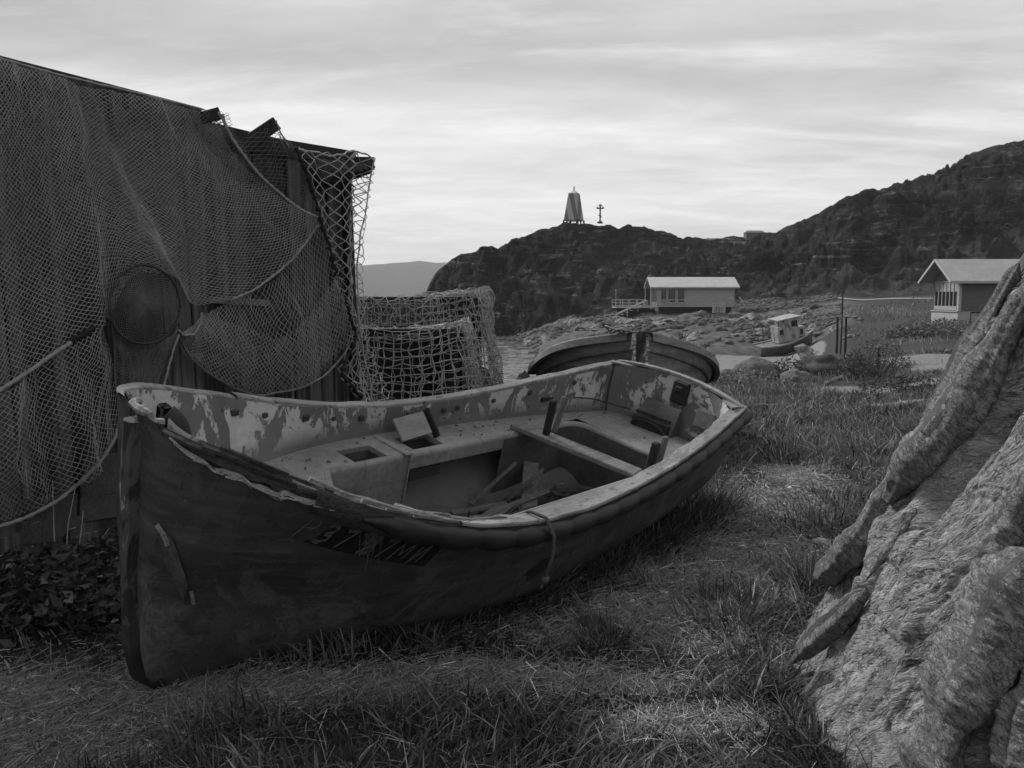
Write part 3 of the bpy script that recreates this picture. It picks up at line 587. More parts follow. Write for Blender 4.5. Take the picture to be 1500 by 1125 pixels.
    sheet(F0, A1, lambda s: -yin(s, -1), lambda s: -W-rr, 26, True)
    sheet(A1+rr, BL-.05, lambda s: -yin(s, -1), lambda s: yin(s, 1), 14, True); sheet(A1, A1+rr, lambda s: -yin(s, -1), lambda s: -W-rr, 3, True); sheet(A1, A1+rr, lambda s: W+rr, lambda s: yin(s, 1), 3, True)
    # well walls with a rounded lip; an opening under the far bench
    wl = MB()
    def wall(pts, bot, nv=6, bench_side=False):
        p = np.asarray(pts, float); d = np.gradient(p, axis=0); d /= np.linalg.norm(d, axis=1)[:, None]; nrm = np.stack([-d[:, 1], d[:, 0]], 1); rows = []
        for k in range(5):
            a = k/4*math.pi/2; rows.append(np.c_[p+nrm*rr*(1-math.sin(a)), np.full(len(p), ZB-rr*(1-math.cos(a)))])
        b.grid(np.array(rows), False); rows = [rows[-1]]
        vv = np.linspace(.01, 1, 50); zb_ = []
        for q in p: y_, z_ = section(np.full(50, q[0]), vv, .055); zb_.append(min(ZB-.06, max(bot, float(np.interp(abs(q[1]), y_, z_))+.005)))
        zb_ = np.array(zb_)
        for k in np.linspace(0, 1, nv)[1:]: rows.append(np.c_[p, (ZB-rr)*(1-k)+zb_*k])
        (b if bench_side else wl).grid(np.array(rows), False)
    def line(p0, p1, n): return np.linspace(p0, p1, n)
    wall(line((F0, W), (1.96, W), 14), .08, 6, True); wall(line((1.96, W), (2.82, W), 18), ZB-.10, 3, True); wall(line((2.82, W), (F1+.12, W), 8), .08)
    wall(line((FN, -W), (F0, W), 14), .08)
    wall(line((A1-.2, -W), (FN, -W), 40), .08)
    th = np.linspace(0, math.pi/2, 9); c1 = np.stack([A1-.12+.12*np.sin(th), W-.12+.12*np.cos(th)], 1); c2 = np.stack([A1-.12+.12*np.cos(th), -W+.12-.12*np.sin(th)], 1)
    wall(np.r_[line((F1+.12, W), (A1-.13, W), 8), c1, line((A1, W-.13), (A1, -W+.13), 14), c2, line((A1-.13, -W), (A1-.2, -W), 3)], .12)
    for (h0, h1, ya, yb) in (H1, H2):    # hatch coamings going down
        q = [(h0, ya), (h1, ya), (h1, yb), (h0, yb), (h0, ya)]
        b.grid(np.array([[(x, y, ZB) for x, y in q], [(x, y, ZB-.03) for x, y in q]]), True); hb_ = MB(); hb_.grid(np.array([[(x, y, ZB-.03) for x, y in q], [(x, .42+(y-.42)*.6, ZB-.2) for x, y in q]]), True); hb_.grid(np.array([[(h0, .42+(ya-.42)*.6, ZB-.2), (h1, .42+(ya-.42)*.6, ZB-.2)], [(h0, .42+(yb-.42)*.6, ZB-.2), (h1, .42+(yb-.42)*.6, ZB-.2)]])); hb_.build('locker_bin', M['bilge'], boat)  # dark bilge colour on the bins imitates shade inside the hatches
    db = MB()
    for k in range(46):
        q = random.uniform(.9, BL-.2); yy_ = random.choice((random.uniform(W+.03, max(W+.05, yin(q, 1)-.02)), random.uniform(-.35, .5) if q > A1+.05 else random.uniform(W+.03, max(W+.05, yin(q, 1)-.02))))
        if any(h0-.03 < q < h1+.03 and yy_ < .64 for h0, h1 in ((1.56, 1.8), (2.02, 2.28))): continue
        r_ = random.uniform(.002, .008); a_ = random.uniform(0, 6.28); db.box((q, yy_, ZB+.006), (r_*2.6, r_, .004), np.array([[math.cos(a_), -math.sin(a_), 0], [math.sin(a_), math.cos(a_), 0], [0, 0, 1]]))
    lt = db.build('litter', M['bilge'], boat); lt['kind'] = 'stuff'
    # slim locker seam and a step near the bow
    b.box((1.955, W-.004, .34), (.012, .012, .5)); b.box((1.93, W+.13, ZB+.004), (.05, .3, .016), bev=.005)
    b.build('bench', M['bench'], boat, False); wl.build('well_lining', M['welllining'], boat, False)
    # dark stains are in the paint; bilge below
    b = MB()
    for k in range(7): b.box((2.65+.03*(k % 2), -.30+k*.10, .135+.006*(k % 3)), (1.9, .092, .02), bev=.003)
    for k in range(60): b.bar((random.uniform(1.9, 3.3), random.uniform(-.3, .36), .155), (random.uniform(1.9, 3.3), random.uniform(-.3, .36), random.uniform(.16, .19)), random.uniform(.015, .05), .012) if k % 2 == 0 else b.blob((random.uniform(1.9, 3.4), random.uniform(-.3, .38), .15), random.uniform(.02, .06), k, .4, 2, (1.3, 1, .5))
    b.build('floor_boards', M['bilge'], boat)
    b = MB()
    b.bar((2.75, .22, .17), (3.2, .10, .30), .05, .015); b.bar((2.25, .25, .16), (2.6, .12, .18), .07, .03); b.bar((2.6, -.1, .16), (3.2, .1, .2), .09, .04); b.bar((2.9, .33, .14), (2.98, .16, .42), .08, .02); b.bar((2.0, -.1, .16), (2.5, -.24, .17), .08, .03); b.bar((2.55, .36, .17), (2.95, .36, .40), .03, .012); b.bar((2.1, .05, .17), (2.75, .22, .19), .10, .02); b.bar((2.35, .33, .16), (2.8, .25, .17), .06, .02); b.bar((2.85, .1, .16), (3.15, .38, .36), .11, .016)
    b.build('loose_board', m_wood('grey_broken_boards', .05, .19, 0, 7), boat)
    b = MB(); a = np.linspace(0, 6.28, 20); b.tube([(2.98, .02, .2), (3.02, .02, .33), (3.1, -.05, .34), (3.2, -.12, .33)], .045, 10); b.tube(np.stack([3.0+.06*np.cos(a), .0+.06*np.sin(a), .33+0*a], -1), .012, 6); b.box((2.75, .06, .16), (.34, .12, .08), bev=.01)
    b.build('engine_bed', M['rust'], boat)
    b = MB(); b.tube([(2.35, .2, .1), (2.35, .2, .24)], .006, 6); b.build('bolt', M['rust'], boat)
    # thwart: a plank across the well, on the near end splintered
    b = MB(); A = bl(752, 622, ZB+.02); B_ = bl(933, 691, ZB+.02); b.bar((A[0]+.02, A[1], ZB+.02), (B_[0]+.02, B_[1], ZB+.0), .155, .036, bev=.006)
    for k in range(5): b.bar((B_[0]-.05+.03*k, B_[1]+.02, ZB+.005), (B_[0]-.055+.032*k, B_[1]-.03-.02*random.random(), ZB+.003), .018, .022)
    b.build('thwart', M['driftwood'], boat)
    # post stubs on the thwart ends
    def stub(px, py, pxt, pyt, h, w_, m, lean=0):
        h += .05
        p = bl(px, py, ZB+.02); b = MB(); b.bar((p[0], p[1], ZB+.03), (p[0]+lean, p[1]+lean*.3, ZB+.03+h), w_, w_*.8, up=(0, 1, 0), bev=.008); b.build('post_stub', m, boat)
    stub(799, 639, 0, 0, .20, .05, M['darkwood']); stub(811, 636, 0, 0, .20, .042, M['postwood'], .06)
    stub(948, 698, 0, 0, .17, .055, M['darkwood'], .01); stub(959, 696, 0, 0, .20, .045, M['postwood'], .03)
    # hatch lid propped over the second opening
    b = MB(); c = np.array([2.12, .60, ZB]); b.bar((2.02, .55, ZB+.02), (2.03, .66, ZB+.14), .26, .018, up=(1, 0, 0)); o_ = None
    b = MB(); p = [(2.00, .535, ZB+.015), (2.26, .555, ZB+.03), (2.25, .655, ZB+.135), (1.99, .64, ZB+.12)]; n_ = np.cross(np.subtract(p[1], p[0]), np.subtract(p[3], p[0])); n_ = n_/np.linalg.norm(n_)*.016
    b.add(p+[tuple(np.add(q, n_)) for q in p], [(0, 1, 2, 3), (7, 6, 5, 4), (0, 4, 5, 1), (1, 5, 6, 2), (2, 6, 7, 3), (3, 7, 4, 0)]); lid = b.build('hatch_lid', M['bench'], boat)
    b = MB(); b.bar((2.30, .53, ZB+.01), (2.29, .66, ZB+.15), .05, .02, up=(1, 0, 0)); b.build('lid_batten', M['darkwood'], boat)
    # rudder box, plate, notch on the inside of the stern
    b = MB(); s1 = BL-.07
    P = [(s1-.12, .22, ZB+.004), (s1-.09, -.12, ZB+.004), (s1-.005, -.11, ZB+.20), (s1-.005, .19, ZB+.21)]
    P2 = [(s1+.02, .22, ZB+.004), (s1+.02, -.12, ZB+.004), (s1+.02, -.11, ZB+.20), (s1+.02, .19, ZB+.21)]
    b.add(P+P2, [(0, 1, 2, 3), (0, 3, 7, 4), (1, 5, 6, 2), (3, 2, 6, 7)]); box_ = b.build('rudder_box', M['boxpaint'], boat)
    b = MB(); b.bar((s1-.125, .20, ZB+.04), (s1-.095, -.10, ZB+.04), .03, .09); b.bar((s1-.10, .2, ZB+.11), (s1-.07, -.09, ZB+.11), .02, .02)
    a = np.linspace(0, math.pi, 12); b.tube(np.stack([s1-.145+.0*a, .05+.14*np.cos(a), ZB+.02+.05*np.sin(a)], -1), .008, 6); b.build('iron_bracket', M['dark'], boat)
    zt = float(hz(BL))
    b = MB(); b.box((BL-.02, -.04, zt-.055), (.05, .13, .17), bev=.01); b.box((BL-.05, -.04, zt-.03), (.03, .06, .05), bev=.008); b.build('rudder_fitting', M['dark'], boat)
    b = MB(); b.box((BL-.055, -.30, ZB+.20), (.012, .15, .13), bev=.004); b.build('patch_plate', M['bench'], boat)
    b = MB(); b.box((BL-.06, -.33, ZB+.055), (.012, .2, .03), np.array([[1, 0, 0], [0, .98, -.17], [0, .17, .98]])); b.build('pale_strip', M['rail'], boat)
    b = MB(); p = path([(3.35, .68, ZB+.10), (3.6, .63, ZB+.12), (3.95, .5, ZB+.11), (BL-.09, .3, ZB+.07)], 20); b.tube(p, .005, 5); b.box((3.5, .62, ZB+.115), (.14, .05, .035), bev=.008); b.build('cable', M['dark'], boat)
    # rowlock chocks and bolt heads along the far inner side
    for k, q in enumerate((.92, 1.13, 1.42, 1.62, 1.83, 2.2, 2.5, 2.62, 2.95, 3.3, 3.75)):
        b = MB(); v_, z_ = section(np.array([q]), np.array([.93]), .05); r = random.uniform(.012, .022); b.box((q, float(v_[0])-.006, float(hz(q))-.06), (r*2.2, .02, r*1.8), bev=.006); b.build('lashing_hook', M['rust'], boat)
    b = MB(); p = path([(.36, .335, hz(.36)-.06), (.40, .30, hz(.4)-.09), (.43, .29, hz(.43)-.16), (.47, .30, hz(.47)-.26)], 14); b.tube(p, np.linspace(.045, .03, 14), 8); b.box((.36, .36, float(hz(.36))-.15), (.05, .05, .24), bev=.01); b.build('breasthook', M['rust'], boat, True)
    # holes for bolts in the bow timber and a torn patch of laminate in the hull
    b = MB()
    for z, dy in ((1.10, -.055), (.96, -.035), (.85, -.06), (1.02, -.06)):
        s = float(stem_s(z)); b = MB(); b.box((s+.045 if dy < -.05 else s-.005, dy, z), (.04, .012, .04), bev=.006); b.build('bolt_plate', M['dark'], boat)
    def on_hull(s, v, off=.004): y_, z_ = section(np.array([s]), np.array([v]), 0); return np.array([s, -float(y_[0])-off, float(z_[0])])
    b = MB(); pts = [on_hull(.07+.13*t, .70-.26*t+.012*math.sin(t*9), .012+.004*math.sin(t*12)) for t in np.linspace(0, 1, 22)]
    pts = np.array(pts); up_ = np.array([.045, -.06, .03]); rows = [pts+up_*(np.sin(np.linspace(0, np.pi, 22))[:, None])*k*.55+np.array([0, -.010*(1-abs(k-.5)*2), 0]) for k in (-.45, 0, .5, 1)]
    b.grid(np.stack(rows, 1)); b.build('torn_laminate', m_plain('torn_laminate_edge', .03, .09, 12, .8, .6), boat, True)
    b = MB(); b.tube(pts[:6]+np.array([0, -.012, 0]), .009, 5); b.build('pale_splinter', M['rotlight'], boat); b = MB(); b.tube(pts[18:]+np.array([.03, -.014, .0]), .008, 5); b.build('pale_splinter', M['rotlight'], boat)
    # number band and its worn letters
    def hp(s, z, off):
        v = np.linspace(.3, 1, 50); y_, z_ = section(np.full(50, s), v, 0); return np.array([s, -float(np.interp(z, z_, y_))-off, z])
    def zt_(s): return float(hz(s))-.105
    p0, p1 = .44, 1.03; s = np.linspace(p0, p1, 30); rows = []
    for q in s: sh = .03; rows.append([hp(q-sh*k, zt_(q)-.02-.115*k, .003) for k in np.linspace(0, 1, 6)])
    b = MB(); b.grid(np.array(rows)); b.build('number_band', M['plate'], boat, True)
    strokes = {'P': [[(0, 0), (0, 1)], [(0, 1), (.45, 1), (.6, .85), (.6, .6), (.45, .48), (0, .48)]], '3': [[(0, .92), (.3, 1), (.55, .85), (.5, .6), (.2, .52), (.55, .42), (.58, .15), (.3, 0), (0, .1)]], '7': [[(0, 1), (.6, 1), (.25, 0)]], '2': [[(0, .8), (.2, 1), (.55, .9), (.5, .6), (0, 0), (.6, 0)]],
               'M': [[(0, 0), (.05, 1), (.38, .3), (.7, 1), (.75, 0)]], 'И': [[(0, 1), (0, 0), (.6, 1), (.6, 0)]], '1': [[(.1, .75), (.4, 1), (.4, 0)]], '-': [[(0, .5), (.4, .5)]]}
    text = 'P37-27МИ'.replace('М', 'M'); cur = .475
    b = MB()
    for ch in text:
        if ch == '-': cur += .035; continue
        wd = .066 if ch != 'M' else .085
        for st in strokes[ch]:
            pts = []
            q = path(st, max(4, 5*len(st))) if len(st) > 3 and ch in 'P32' else np.array(st, float)
            for x, y in q:
                s_ = cur+x*wd*1.0-.035*(1-y); pts.append(hp(s_, zt_(cur)-.034-.088*(1-y), .006))
            pts = np.array(pts); wdt = .0095
            for i in range(len(pts)-1):
                d = pts[i+1]-pts[i]; L_ = np.linalg.norm(d)
                if L_ < 1e-5: continue
                b.bar(pts[i]-d/L_*.002, pts[i+1]+d/L_*.002, .004, wdt*2, up=(d/L_)@np.array([[0, 0, 1], [0, 1, 0], [-1, 0, 0]]) if True else (0, 0, 1), bev=0)
        cur += wd*(.62 if ch != 'M' else .78)+.026
    b.build('number_lettering', M['letter'], boat)
    # rope over the rail
    b = MB(); q = bl(768, 757, .78); s0 = float(q[0]); y0 = -float(hb(s0)); z0 = float(hz(s0))
    b.tube(path([(s0-.03, y0+.10, z0-.02), (s0-.02, y0+.06, z0+.03), (s0, y0-.03, z0+.03), (s0+.02, y0-.085, z0-.05), (s0+.035, y0-.09, z0-.16), (s0+.05, y0-.07, z0-.27), (s0+.05, y0-.06, z0-.34)], 40), .009, 7); b.tube([(s0+.05, y0-.07, z0-.27), (s0+.052, y0-.07, z0-.30)], .02, 7); b.build('mooring_rope', m_plain('dirty_brown_rope', .05, .12, 40, .9, .8, .004), boat, True)
    # ragged hole low in the near side: a flat dark patch imitates its shaded inside
    b = MB(); P = [hp(s0+.16+.10*math.cos(t)*(1+.35*math.sin(5*t)), .50+.05*math.sin(t)*(1+.3*math.cos(3*t))+.03*math.cos(t), .005) for t in np.linspace(0, 6.1, 22)]; b.add(P, [tuple(range(22))]); b.build('hull_hole', M['dark'], boat)
    # frayed tow hanging under the wale
    b = MB(); c = hp(.68, zt_(.68)-.0, .02)
    for k in range(44):
        x = random.gauss(0, .026); L_ = random.uniform(.03, .09) if k > 4 else random.uniform(.12, .2); b.tube([c+(x, 0, 0), c+(x*1.1+.004, -.012, -L_*.5), c+(x*1.2+random.gauss(0, .012), -.012, -L_)], .0012, 3)
    b.build('frayed_tow', m_plain('dirty_tow', .04, .11, 40, .9, .5), boat)
build_lifeboat()
M['bundle'] = m_plain('bundled_old_net', .02, .09, 26, .95, 1, .03)
# ------------------------------------------------------------------ the shed hung with nets
WA = np.array([-2.85, 4.75, 0]); WD = np.array([.4381, .8989, 0]); WN = np.array([.8989, -.4381, 0])
def vray(px, py):
    px = np.asarray(px, float)[..., None]; py = np.asarray(py, float)[..., None]; return FWD+np.array([1., 0, 0])*(px-750)/FPX+UPV*(562.5-py)/FPX
def wp(px, py, off):
    d = vray(px, py); off = np.broadcast_to(np.asarray(off, float), np.shape(px)); k = ((WA-CAM)@WN+off)/(d@WN); return CAM+d*k[..., None]
def wc(u, w_, z): return WA+WD*u+WN*w_+np.array([0, 0, z])      # along the wall, out from it, up
def build_shed():
    sh = empty('wooden_shed', wc(1.5, -1.2, 0), 'leaning dark plank shed draped in fishing nets beside the boat', 'shed'); off = np.array(sh.location)
    U0, U1 = -2.6, 3.22; b = MB(); u = U0; k = 0
    while u < U1:
        w_ = random.uniform(.10, .17); lean = -.10*(1+.3*random.uniform(-1, 1))*0.8; zt = (2.888 if u < 1.45 else 2.80)+random.uniform(-.015, .01); zb = random.uniform(.10, .16) if u > .2 else .12; dw = random.uniform(-.012, .012)
        b.bar(wc(u+w_/2, dw, zb)-off, wc(u+w_/2+lean*1.0, dw+random.uniform(-.01, .01), zt)-off, .022, w_-random.uniform(.002, .014), up=tuple(WD), bev=.003); u += w_; k += 1
    b.build('plank_wall', M['shedwood'], sh)
    b = MB(); u = 0
    while u < 2.6: b.bar(wc(U1+.01, -u-.08, .1)-off, wc(U1+.0, -u-.08, 2.8)-off, .15, .022, up=tuple(WD), bev=.003); u += .16
    b.build('end_wall', M['shedwood'], sh)
    b = MB(); b.box((0, 0, 0), (U1-U0-.06, .02, 2.74), np.stack([WD, np.cross((0, 0, 1), WD), [0, 0, 1]], 1)); c = wc((U0+U1)/2, -.05, 1.46)-off; b.v = [tuple(np.array(v)+c) for v in b.v]; b.build('lining', M['darkwood'], sh)  # added sheet behind the planks, blocks sky light through their gaps
    b = MB(); b.box((0, 0, 0), (U1-U0-.1, 2.62, .06), np.stack([WD, np.cross((0, 0, 1), WD), [0, 0, 1]], 1)@np.array([[1, 0, 0], [0, math.cos(.16), math.sin(.16)], [0, -math.sin(.16), math.cos(.16)]])); c = wc((U0+U1)/2, -1.36, 2.60)-off; b.v = [tuple(np.array(v)+c) for v in b.v]; b.build('roof', M['darkwood'], sh)
    b = MB(); b.bar(wp(285, 176, .03)-off, wp(322, 166, .13)-off, .06, .08); b.build('rafter', M['darkwood'], sh)
    b = MB(); b.bar(wp(352, 216, .0)-off, wp(404, 181, .13)-off, .07, .10); b.build('rafter', M['darkwood'], sh)
    b = MB(); b.bar(wc(U0, .035, 2.835)-off, wc(1.5, .035, 2.825)-off, .022, .13); b.build('eave_board', M['shedwood'], sh)
    b = MB(); b.bar(wp(338, 205, .03)-off, wp(520, 233, .03)-off, .03, .13); b.build('eave_board', M['darkwood'], sh)
    b = MB(); b.bar(wp(435, 236, -.02)-off, wp(544, 238, .08)-off, .07, .09); b.build('eave_beam', M['darkwood'], sh)
    b = MB(); a_, c_ = wp(462, 252, .05)-off, wp(538, 243, .08)-off
    for k in range(7): b.blob(a_+(c_-a_)*k/6+np.array([0, 0, -.03*math.sin(k*.52)*(6-k)/6]), .13-.010*k, 30+k, .35, 3, (1, 1, .85 if k < 4 else .6))
    b.build('net_bundle', M['bundle'], sh, True)
    b = MB(); b.bar(wp(452, 275, .0)-off, wp(540, 246, .08)-off, .05, .10); b.build('brace', M['darkwood'], sh)
    b = MB(); b.bar(wp(306, 439, .05)-off, wp(394, 444, .05)-off, .02, .05); b.build('batten', M['driftwood'], sh)
    b = MB(); b.bar(wc(-2.6, .03, .2)-off, wc(3.2, .03, .2)-off, .05, .1); b.bar(wc(-2.6, .045, .07)-off, wc(2.6, .045, .09)-off, .09, .14); b.build('plinth', M['shedwood'], sh)
    b = MB()
    for (x0, y0, x1, y1, hh) in ((122, 688, 182, 676, .13), (118, 716, 184, 706, .13), (116, 748, 186, 738, .15), (40, 752, 112, 742, .16), (30, 782, 116, 772, .14)):
        b.bar(wp(x0, y0, .05)-off, wp(x1, y1, .055)-off, .022, hh, bev=.004)
    b.build('patch_boards', M['shedlight'], sh)
    b = MB(); b.bar(wc(U1, .02, 0)-off, wc(U1-.1, .02, 2.8)-off, .1, .1, up=tuple(WD)); b.build('corner_post', M['darkwood'], sh)
build_shed()
def coons(top, bot, left, right, nu, nv):
    """pixel curves: top and bottom run left to right, left and right run top to bottom"""
    T = path(top, nu); B = path(bot, nu); L_ = path(left, nv); Rr = path(right, nv); u = np.linspace(0, 1, nu)[:, None, None]; v = np.linspace(0, 1, nv)[None, :, None]
    c = (1-v)*T[:, None]+v*B[:, None]+(1-u)*L_[None]+u*Rr[None]-((1-u)*(1-v)*T[0]+u*(1-v)*T[-1]+(1-u)*v*B[0]+u*v*B[-1])
    return c
def net(name, G, r, mat, label, group='fishing nets hung over the shed', diamond=True, jit=0.0, parent=None, drop=0.0):
    nu, nv = G.shape[:2]
    if jit: G = G+RNG.normal(0, jit, G.shape)
    idx = np.arange(nu*nv).reshape(nu, nv); P = G.reshape(-1, 3)
    if diamond:
        i, j = np.meshgrid(np.arange(nu-1), np.arange(nv-1), indexing='ij'); ev = (i+j) % 2 == 0
        a = np.where(ev, idx[:-1, :-1], idx[:-1, 1:]).ravel(); c = np.where(ev, idx[1:, 1:], idx[1:, :-1]).ravel()
    else:
        a = np.r_[idx[:-1].ravel(), idx[:, :-1].ravel()]; c = np.r_[idx[1:].ravel(), idx[:, 1:].ravel()]
    if drop: k = RNG.random(len(a)) > drop; a, c = a[k], c[k]
    ctr = P.mean(0); V, F = strands(P[a], P[c], r*RNG.uniform(.75, 1.25, len(a)))
    if parent is None:
        e = empty(name, (ctr[0], ctr[1], P[:, 2].min()), label, 'net', group); V = V-np.array(e.location); link_mesh('netting', V, F, mat, e); return e
    return link_mesh('netting', V-np.array(parent.location), F, mat, parent)
def rope(parent, pts, r, m='rope', n=60, name='edge_rope', wob=.004):
    p = path(pts, n)+fbm(P3(np.linspace(0, 9, n), 2.2, 0)[:, None, :].repeat(3, 1)+np.arange(3)[None, :, None]*5.1, 2)*wob
    b = MB(); b.tube(p-np.array(parent.location), r*(1+.25*np.sin(np.arange(n)*2.1)), 7); return b.build(name, M[m], parent, True)
def folds(G, uv_u, uv_v, amp, fu, seed):
    s = fbm(P3(uv_u*fu+.5*fbm(P3(uv_u*2, uv_v*2, seed), 2), uv_v*.9, seed), 3); return G+WN*(amp*s)[..., None]
def wpatch(top, bot, left, right, step_px, off, amp=.05, fu=9, seed=0, bulge=0.0):
    wd = np.mean([np.sum(np.hypot(*np.diff(np.array(c, float), axis=0).T)) for c in (top, bot)]); hg = np.mean([np.sum(np.hypot(*np.diff(np.array(c, float), axis=0).T)) for c in (left, right)])
    su, sv = step_px if isinstance(step_px, tuple) else (step_px, step_px); nu, nv = int(wd/su)+2, int(hg/sv)+2; c = coons(top, bot, left, right, nu, nv); u, v = np.meshgrid(np.linspace(0, 1, nu), np.linspace(0, 1, nv), indexing='ij')
    o = off+bulge*np.sin(u*np.pi)*np.sin(v*np.pi); return folds(wp(c[..., 0], c[..., 1], o), u, v, amp, fu, seed)
def build_nets():
    # wide sheet from the eave down to the gathered rope
    ARC = [(325, 167), (335, 195), (352, 222), (372, 247), (395, 271), (425, 297), (450, 312), (471, 320)]
    DIAG = [(-120, 640), (0, 571), (60, 532), (120, 492), (156, 468)]
    G = wpatch([(-120, 49), (0, 85), (150, 124), (250, 149), (300, 159), (325, 164)], [(-120, 642), (0, 572), (75, 522), (156, 468), (190, 400), (245, 400), (268, 450), (330, 446), (390, 415), (435, 370), (471, 322)], [(-120, 55), (-120, 340), (-120, 642)], ARC, 3.7, .14, .075, 9, 1, .02)
    e = net('fishing_net', G, .0023, M['netfine'], 'wide fine grey net spread from the shed eave down over its planks', jit=.0016)
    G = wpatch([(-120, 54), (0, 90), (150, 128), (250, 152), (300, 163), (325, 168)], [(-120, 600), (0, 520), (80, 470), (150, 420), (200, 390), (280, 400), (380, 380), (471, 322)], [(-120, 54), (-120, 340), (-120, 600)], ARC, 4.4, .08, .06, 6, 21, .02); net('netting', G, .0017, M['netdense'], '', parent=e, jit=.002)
    rope(e, wp(*np.array(ARC).T, .15), .012); rope(e, wp(*np.array(DIAG).T, .19), .013, n=80); rope(e, wp(*np.array([(104, 500), (130, 484), (158, 466)]).T, .20), .018, 'ropedark', 30, 'float_line', .006)
    rope(e, wp(*np.array([(471, 323), (450, 352), (430, 378), (400, 405), (375, 424), (340, 438)]).T, .16), .009); rope(e, wp(*np.array([(-120, 50), (0, 86), (150, 125), (300, 160)]).T, .13), .006)
    # lower left sheet with a curved hem
    HEM = [(-120, 800), (0, 771), (40, 757), (82, 735), (120, 706), (150, 675), (170, 640), (178, 610)]
    G = wpatch(DIAG[:1]+[(-60, 606)]+DIAG[1:], HEM, [(-120, 640), (-120, 800)], [(156, 468), (162, 520), (170, 570), (178, 610)], 3.7, .17, .09, 7, 2, .12)
    e = net('fishing_net', G, .0024, M['netfine'], 'fine net below the slanting rope with a pale curved hem above the weeds', jit=.0016); rope(e, wp(*np.array(HEM).T, .17), .012)
    # fine swag sagging over the boat
    SW = [(262, 490), (276, 520), (300, 543), (335, 565), (378, 580), (410, 574), (440, 570), (475, 552), (500, 525), (520, 492)]
    G = wpatch([(262, 488), (292, 462), (340, 444), (395, 412), (440, 366), (471, 322)], SW, [(262, 488), (262, 490)], [(471, 322), (482, 360), (492, 400), (508, 450), (520, 492)], 3.1, .10, .05, 8, 3, .16)
    e = net('fishing_net', G, .0024, M['netfine'], 'finely meshed net sagging in a deep swag below the pale batten', jit=.0012); rope(e, wp(*np.array(SW).T, .10), .009)
    G = wpatch([(292, 462), (340, 470), (400, 500), (450, 470), (490, 400)], [(285, 520), (330, 560), (390, 578), (450, 566), (515, 495)], [(292, 462), (285, 520)], [(490, 400), (515, 495)], 3.3, .20, .04, 6, 9, .08); net('netting', G, .0021, M['netfine'], '', parent=e, jit=.001)
    rope(e, wp(*np.array([(296, 458), (293, 475), (284, 490), (270, 492), (260, 482)]).T, .2), .009, n=24, name='tie_rope')
    # hooped funnel
    a = np.linspace(0, 2*np.pi, 60); hx, hy = 212+52*np.cos(a), 446+57*np.sin(a)
    rad = np.linspace(.02, 1, 26); A, Q = np.meshgrid(np.linspace(0, 2*np.pi, 96), rad, indexing='ij'); G = wp(212+52*Q*np.cos(A), 446+57*Q*np.sin(A), .23+.06*(1-Q**2)); e = net('fishing_net', G, .0023, M['netdense'], 'dense dark funnel net stretched on a round hoop', jit=.0008)
    G = wpatch([(160, 452), (175, 492), (212, 505), (250, 490), (264, 455)], [(172, 600), (200, 580), (234, 566), (237, 566), (240, 566)], [(160, 452), (164, 520), (172, 600)], [(264, 455), (252, 510), (240, 566)], 2.6, .2, .05, 9, 5); net('netting', G, .0028, M['netdense'], '', parent=e)
    rope(e, wp(hx, hy, .24), .0075, 'rust', 90, 'hoop', .006); rope(e, wp(*np.array([(240, 566), (250, 525), (262, 490)]).T, .22), .008, n=20, name='tie_rope')
    # small dense triangle under the eave between rope and coarse net
    G = wpatch([(325, 166), (350, 205), (404, 178), (416, 200), (432, 216)], [(471, 320), (471, 321), (472, 322), (472, 322), (473, 322)], ARC, [(432, 216), (452, 262), (466, 300), (473, 322)], 3.6, .12, .03, 5, 6)
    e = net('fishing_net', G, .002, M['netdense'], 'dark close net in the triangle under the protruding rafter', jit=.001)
    b = np.array([(320, 164), (332, 188), (345, 212)]); rope(e, wp(*b.T, .3), .006, n=16, name='tie_rope'); rope(e, wp(*np.array([(404, 176), (412, 196), (424, 216)]).T, .28), .006, n=16, name='tie_rope')
    # folded dark net at the corner behind the swag
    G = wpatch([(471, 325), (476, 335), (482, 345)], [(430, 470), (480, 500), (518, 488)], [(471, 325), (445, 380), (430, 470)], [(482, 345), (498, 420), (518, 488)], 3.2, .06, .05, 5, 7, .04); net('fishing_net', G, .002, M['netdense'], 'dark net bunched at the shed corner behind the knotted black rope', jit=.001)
    # coarse trawl net round the corner
    LEFT = [(432, 216), (446, 245), (458, 280), (470, 322), (482, 360), (496, 410), (510, 455), (522, 490), (512, 520), (498, 545), (530, 582)]
    G = wpatch([(432, 216), (470, 224), (500, 226), (530, 223), (549, 232)], [(530, 584), (545, 590), (560, 590)], LEFT, [(549, 232), (543, 270), (531, 320), (525, 370), (522, 420), (525, 460), (531, 500), (548, 588)], (6.6, 9.0), .17, .08, 5, 8)
    e = net('fishing_net', G, .0050, M['netcoarse'], 'coarse pale trawl net hanging round the shed corner against the sky', jit=.007)
    rope(e, wp(*np.array([(549, 232), (543, 270), (531, 320), (525, 370), (522, 420), (525, 460), (531, 500), (548, 588)]).T, .17), .007, 'netcoarse', 60, 'edge_rope', .02); rope(e, wp(*np.array([(432, 216), (470, 224), (500, 226), (530, 223), (549, 232)]).T, .17), .008, 'netcoarse', 40, 'edge_rope', .02)
    G2 = wpatch([(480, 228), (549, 240)], [(532, 590), (565, 592)], [(480, 228), (500, 400), (532, 590)], [(549, 240), (526, 380), (530, 480), (565, 592)], 6.6, .02, .1, 4, 12); net('netting', G2, .0042, M['netcoarse'], '', parent=e, jit=.012)
    n = 110; p = path(wp(*np.array(LEFT).T, .18), n); b = MB(); rr = .011+.012*(np.sin(np.arange(n)*1.7) > .55)+.004*vnoise(P3(np.arange(n)*.9, 1)); b.tube(p-np.array(e.location)+RNG.normal(0, .007, p.shape), rr, 7); b.build('lacing_rope', M['ropedark'], e, True)
